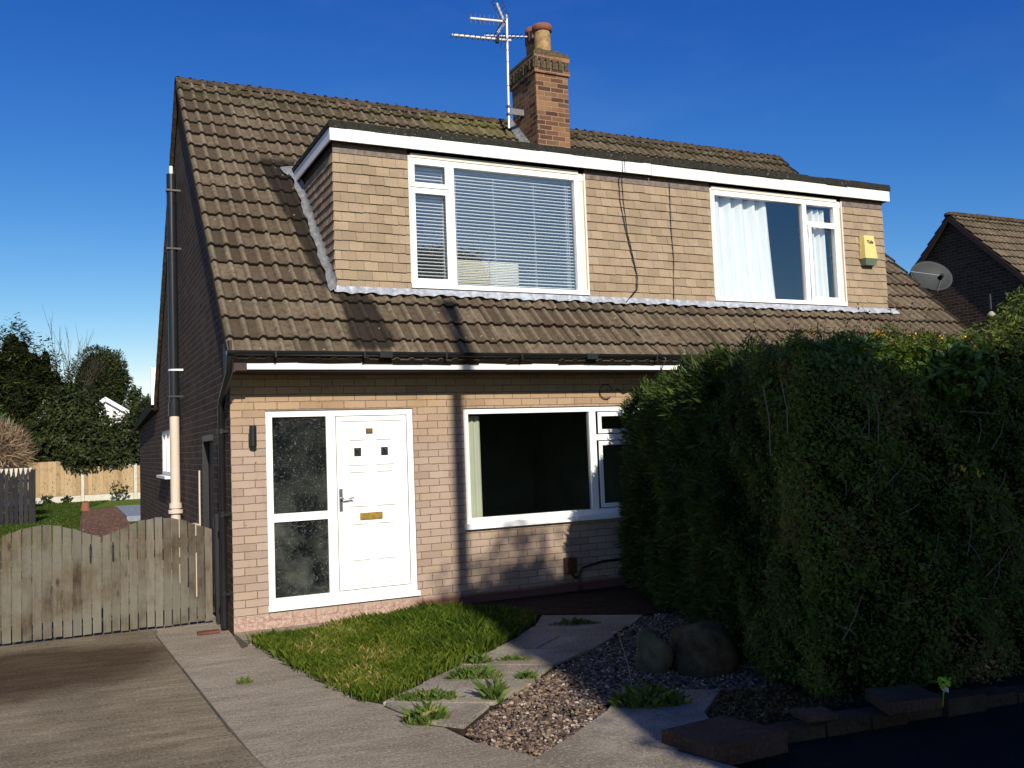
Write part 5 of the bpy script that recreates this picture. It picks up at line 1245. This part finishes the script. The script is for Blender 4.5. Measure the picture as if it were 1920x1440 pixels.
# ================================================================ front garden small things
def tuft(x, y, rx, ry, n, h, label, ang=0., group='grass tufts between the slabs', m='tuft'):
    n = int(n*3.6); rx *= 1.3; ry *= 1.25; h *= 1.1; a = rng.random(n)*2*np.pi; r_ = np.sqrt(rng.random(n)); px, py = rx*r_*np.cos(a), ry*r_*np.sin(a); c, s = math.cos(ang), math.sin(ang)
    p = np.column_stack([px*c-py*s, px*s+py*c]); v, f = blades(p, -.01, h*(1.15-.75*r_**2)*(.5+.6*rng.random(n)), .003, .8)
    o = npmesh('grass_tuft', v, f, m, None, rng.random(n)); o.location = (x, y, .02); tag(o, label, 'grass tuft', group)
A = math.atan2(-.43, .9)
tuft(.77, -3.44, .2, .05, 420, .085, 'long low grass tuft in the slab joint nearest the lawn corner', A)
tuft(1.29, -3.08, .17, .05, 380, .1, 'dense grass tuft in the second slab joint beside the lawn', A)
tuft(1.5, -2.62, .1, .05, 170, .09, 'small grass tuft between the lawn edge and the shadow on the path', A)
tuft(.6, -3.88, .11, .05, 190, .12, 'grass tuft at the tip of the path by the concrete', A)
tuft(1.17, -3.69, .05, .04, 90, .15, 'spiky grass tuft at the gravel edge of the path', A)
tuft(2.0, -4.38, .2, .07, 420, .13, 'wide grass tuft between the two entrance slabs by the gravel', A)
tuft(-.25, -2.13, .05, .02, 40, .05, 'tiny grass tuft in the crack of the grey concrete strip', 0.)
tuft(2.95, -1.7, .2, .05, 120, .06, 'shaded grass tuft between the far slabs under the window', A)
tuft(1.78, -2.72, .13, .03, 150, .06, 'short grass tuft in the slab joint at the edge of the shadow', A)
tuft(1.62, -3.3, .06, .03, 80, .08, 'little grass tuft at the gravel side of the middle slab', A)
t = thing('weed', (2.08, -4.0, 0), 'single tall seeding weed stalk at the shaded edge of the gravel', 'weed')
b = MB(); b.tube([(2.1, -4.02, 0), (2.08, -4.0, .2), (2.03, -3.97, .42)], .004, 5); b.build('stalk', 'straw', t)
v, f = leaves(np.array([(2.03, -3.97, .42)]*14)+rng.normal(size=(14, 3))*.012, rng.normal(size=(14, 3)), rng.normal(size=(14, 3)), np.full(14, .03), np.full(14, .012)); npmesh('seed_head', v, f, 'straw', t, rng.random(14))

t = thing('outdoor_socket_box', (3.82, -.04, .1), 'small brown box on a thin pipe against the front wall', 'socket box')
b = MB(); b.box(3.77, 3.9, -.1, -.002, .24, .42); b.build('housing', 'bronze', t, .01)
b = MB(); b.tube([(3.95, -.05, .0), (3.95, -.05, .22), (4.0, -.05, .29), (4.3, -.05, .34), (5.0, -.05, .35)], .014, 6); b.tube([(3.85, -.05, .24), (3.9, -.05, .18), (3.95, -.05, .2)], .014, 6); b.build('conduit', 'black', t)
# mossy boulder and glazed planter in the shade
def lumpy(name, m, c, r, seed, parent=None, flat=None):
    rs = np.random.default_rng(seed); nu, nv = 22, 12; V, F = [], []
    for j in range(nv+1):
        th = math.pi*j/nv
        for i in range(nu):
            ph = 2*math.pi*i/nu; d_ = np.array([math.sin(th)*math.cos(ph), math.sin(th)*math.sin(ph), math.cos(th)])
            q = 1+.12*math.sin(3.1*d_[0]+seed)+.1*math.sin(4.3*d_[1]+2*seed)+.09*math.sin(5.2*d_[2]+d_[0]*3)+rs.normal()*.012
            V.append((c[0]+r[0]*d_[0]*q, c[1]+r[1]*d_[1]*q, c[2]+r[2]*d_[2]*q))
    for j in range(nv):
        for i in range(nu): F.append((j*nu+i, (j+1)*nu+i, (j+1)*nu+(i+1) % nu, j*nu+(i+1) % nu))
    return npmesh(name, np.array(V), np.array(F), m, parent, smooth=True)
o = lumpy('boulder', 'rock', (2.62, -3.55, .1), (.13, .15, .21), 3); tag(rebase(o, (2.62, -3.55, 0)), 'pale mossy upright stone in the shade beside the larger boulder', 'stone')
o = lumpy('boulder', 'darkrock', (2.92, -3.76, .1), (.27, .26, .27), 8); tag(rebase(o, (2.92, -3.76, 0)), 'large brownish olive boulder in deep shade at the foot of the hedge', 'stone')
# low wall along the pavement
t = thing('low_garden_wall', (3.6, -5.35, 0), 'low mossy stone block wall edging the hedge along the pavement', 'wall')
x = 2.3
while x < 7.5:
    wv = rnd.uniform(.18, .34); y = -5.26-(x-2.3)*.115+rnd.uniform(-.02, .02); dz = rnd.uniform(-.05, .012)
    b = MB(); b.hexa([(x, y-.05, -.1), (x+wv-.018, y-.05-wv*.115, -.1), (x+wv-.018, y+.1-wv*.115, -.1), (x, y+.1, -.1)], [(x, y-.05, .075+dz), (x+wv-.018, y-.05-wv*.115, .075+dz), (x+wv-.018, y+.1-wv*.115, .075+dz), (x, y+.1, .075+dz)]); b.build('block', 'wallstone', t, .012); x += wv
def slabthing(name, pts, z0, z1, m, label, cat, grp=None):
    b = MB(); b.prism(pts, z0, z1); c = (sum(p[0] for p in pts)/len(pts), sum(p[1] for p in pts)/len(pts), z0)
    o = b.build(name, m, None, .012); tag(rebase(o, c), label, cat, grp)
slabthing('pier_cap', [(1.69, -5.45), (2.21, -5.45), (2.08, -5.03), (1.61, -5.07)], -.02, .105, 'copestone', 'brown square stone slab at the end of the low wall by the entrance', 'stone slab')
slabthing('coping_stone', [(2.93, -5.52), (3.3, -5.6), (3.4, -5.33), (3.06, -5.22)], .092, .16, 'copestone', 'thick brown coping stone resting on the low wall below the hedge', 'coping stone', 'loose stones on the low wall')
slabthing('coping_stone', [(2.43, -5.38), (2.62, -5.43), (2.66, -5.28), (2.46, -5.2)], .092, .125, 'copestone', 'short brown coping brick at the left end of the low wall', 'coping stone', 'loose stones on the low wall')
lp = scatter([(2.6, -4.36), (2.2, -4.72), (2.1, -5.05), (2.7, -5.12), (3.3, -5.0), (3.1, -4.5)], 1500)
v, f = leaves(np.column_stack([lp, .012+.03*rng.random(len(lp))]), rng.normal(size=(len(lp), 3))*.5+np.array([0, 0, 1.]), rng.normal(size=(len(lp), 3)), .02+.03*rng.random(len(lp)), .012+.015*rng.random(len(lp)))
tag(npmesh('leaf_litter', v, f, 'twigleaf', None, rng.random(len(lp))), 'brown fallen leaves and ivy scraps on the soil at the foot of the hedge', 'leaf litter', kind='stuff')
t = thing('white_flower', (3.42, -5.5, .1), 'small white flower with lime green leaves at the end of the coping stone', 'flower')
b = MB(); b.tube([(3.42, -5.5, .06), (3.42, -5.52, .19)], .004, 5); b.build('stem', 'limeleaf', t)
v, f = leaves(np.array([(3.425, -5.53, .17)]*9)+rng.normal(size=(9, 3))*.008, rng.normal(size=(9, 3))+np.array([-.3, -1.5, .4]), rng.normal(size=(9, 3)), np.full(9, .03), np.full(9, .026)); npmesh('petals', v, f, 'petalwhite', t)
v, f = leaves(np.array([(3.42, -5.52, .21)]*22)+rng.normal(size=(22, 3))*.015, rng.normal(size=(22, 3))+np.array([-.3, -1., .8]), rng.normal(size=(22, 3)), np.full(22, .04), np.full(22, .024)); npmesh('leaves', v, f, 'limeleaf', t)

# ================================================================ across the street (behind the camera): what throws the long shadows, and a hedge added for the window
PX, PY = 2.49-math.tan(R(SUN_AZ))*10.5, -10.5
t = thing('telegraph_pole', (PX, PY, 0), 'wooden telegraph pole in the street whose shadow falls on the house', 'pole')
b = MB(); b.tube([(PX, PY, -.3), (PX, PY, 9.62)], [.1, .08], 12); b.build('shaft', 'pole', t)
b = MB(); b.box(PX-.1, PX+.1, PY-.1, PY+.08, 9.3, 9.6); b.build('terminal_box', 'blackiron', t)
def street_tree(x, blobs, seed, n=3600):
    t = thing('street_tree', (x, -14.5, 0), 'tall clean-stemmed evergreen street tree behind the camera, its crown shading the garden', 'tree', 'trees across the street')
    b = MB(); b.tube([(x, -14.5, -.1), (x+.05, -14.5, 2.5), (x, -14.5, 5.)], [.14, .12, .08], 9); b.build('trunk', 'bark', t)
    foliage('crown', 'darkleaf', t, blobs, n, .2, .09, .3, .1, seed, 'random'); core('inner_crown', t, blobs, .92)
    return t
t = street_tree(1.45, [((1.45, -14.5, 6.9), (.98, 1.1, 1.7)), ((1.42, -14.5, 5.4), (1.0, 1.1, 1.5)), ((1.2, -14.4, 7.6), (.68, .8, .45)), ((1.75, -14.5, 7.5), (.5, .7, .6))], 9)
foliage('top_shoots', 'darkleaf', t, [((.8, -14.5, 8.25), (.45, .6, .5)), ((1.5, -14.5, 8.55), (.6, .6, .55)), ((2.2, -14.5, 8.2), (.6, .6, .55))], 420, .17, .1, .9, .3, 19, 'random')
for k in range(4):
    x = 3.2+k*1.75; bl = []
    for dx in (-.75, 0, .75):
        top = 7.6+rnd.uniform(-.15, .12); bl.append(((x+dx, -14.5+rnd.uniform(-.15, .15), top-1.75), (.95, 1.1, 1.75)))
    street_tree(x, bl, 30+k)
t = thing('added_hedge', (9., -16., 0), 'low dark hedge added across the street, behind the camera, to darken the window reflection', 'hedge')
bl = [((x, -16., 1.1), (.9, .7, 1.35)) for x in np.arange(2., 19., .9)]  # added out of view so the lower window reflects something dark
foliage('foliage', 'darkleaf', t, bl, 6000, .14, .07, .3, .1, 40, 'random'); core('inner_branches', t, bl, .92)
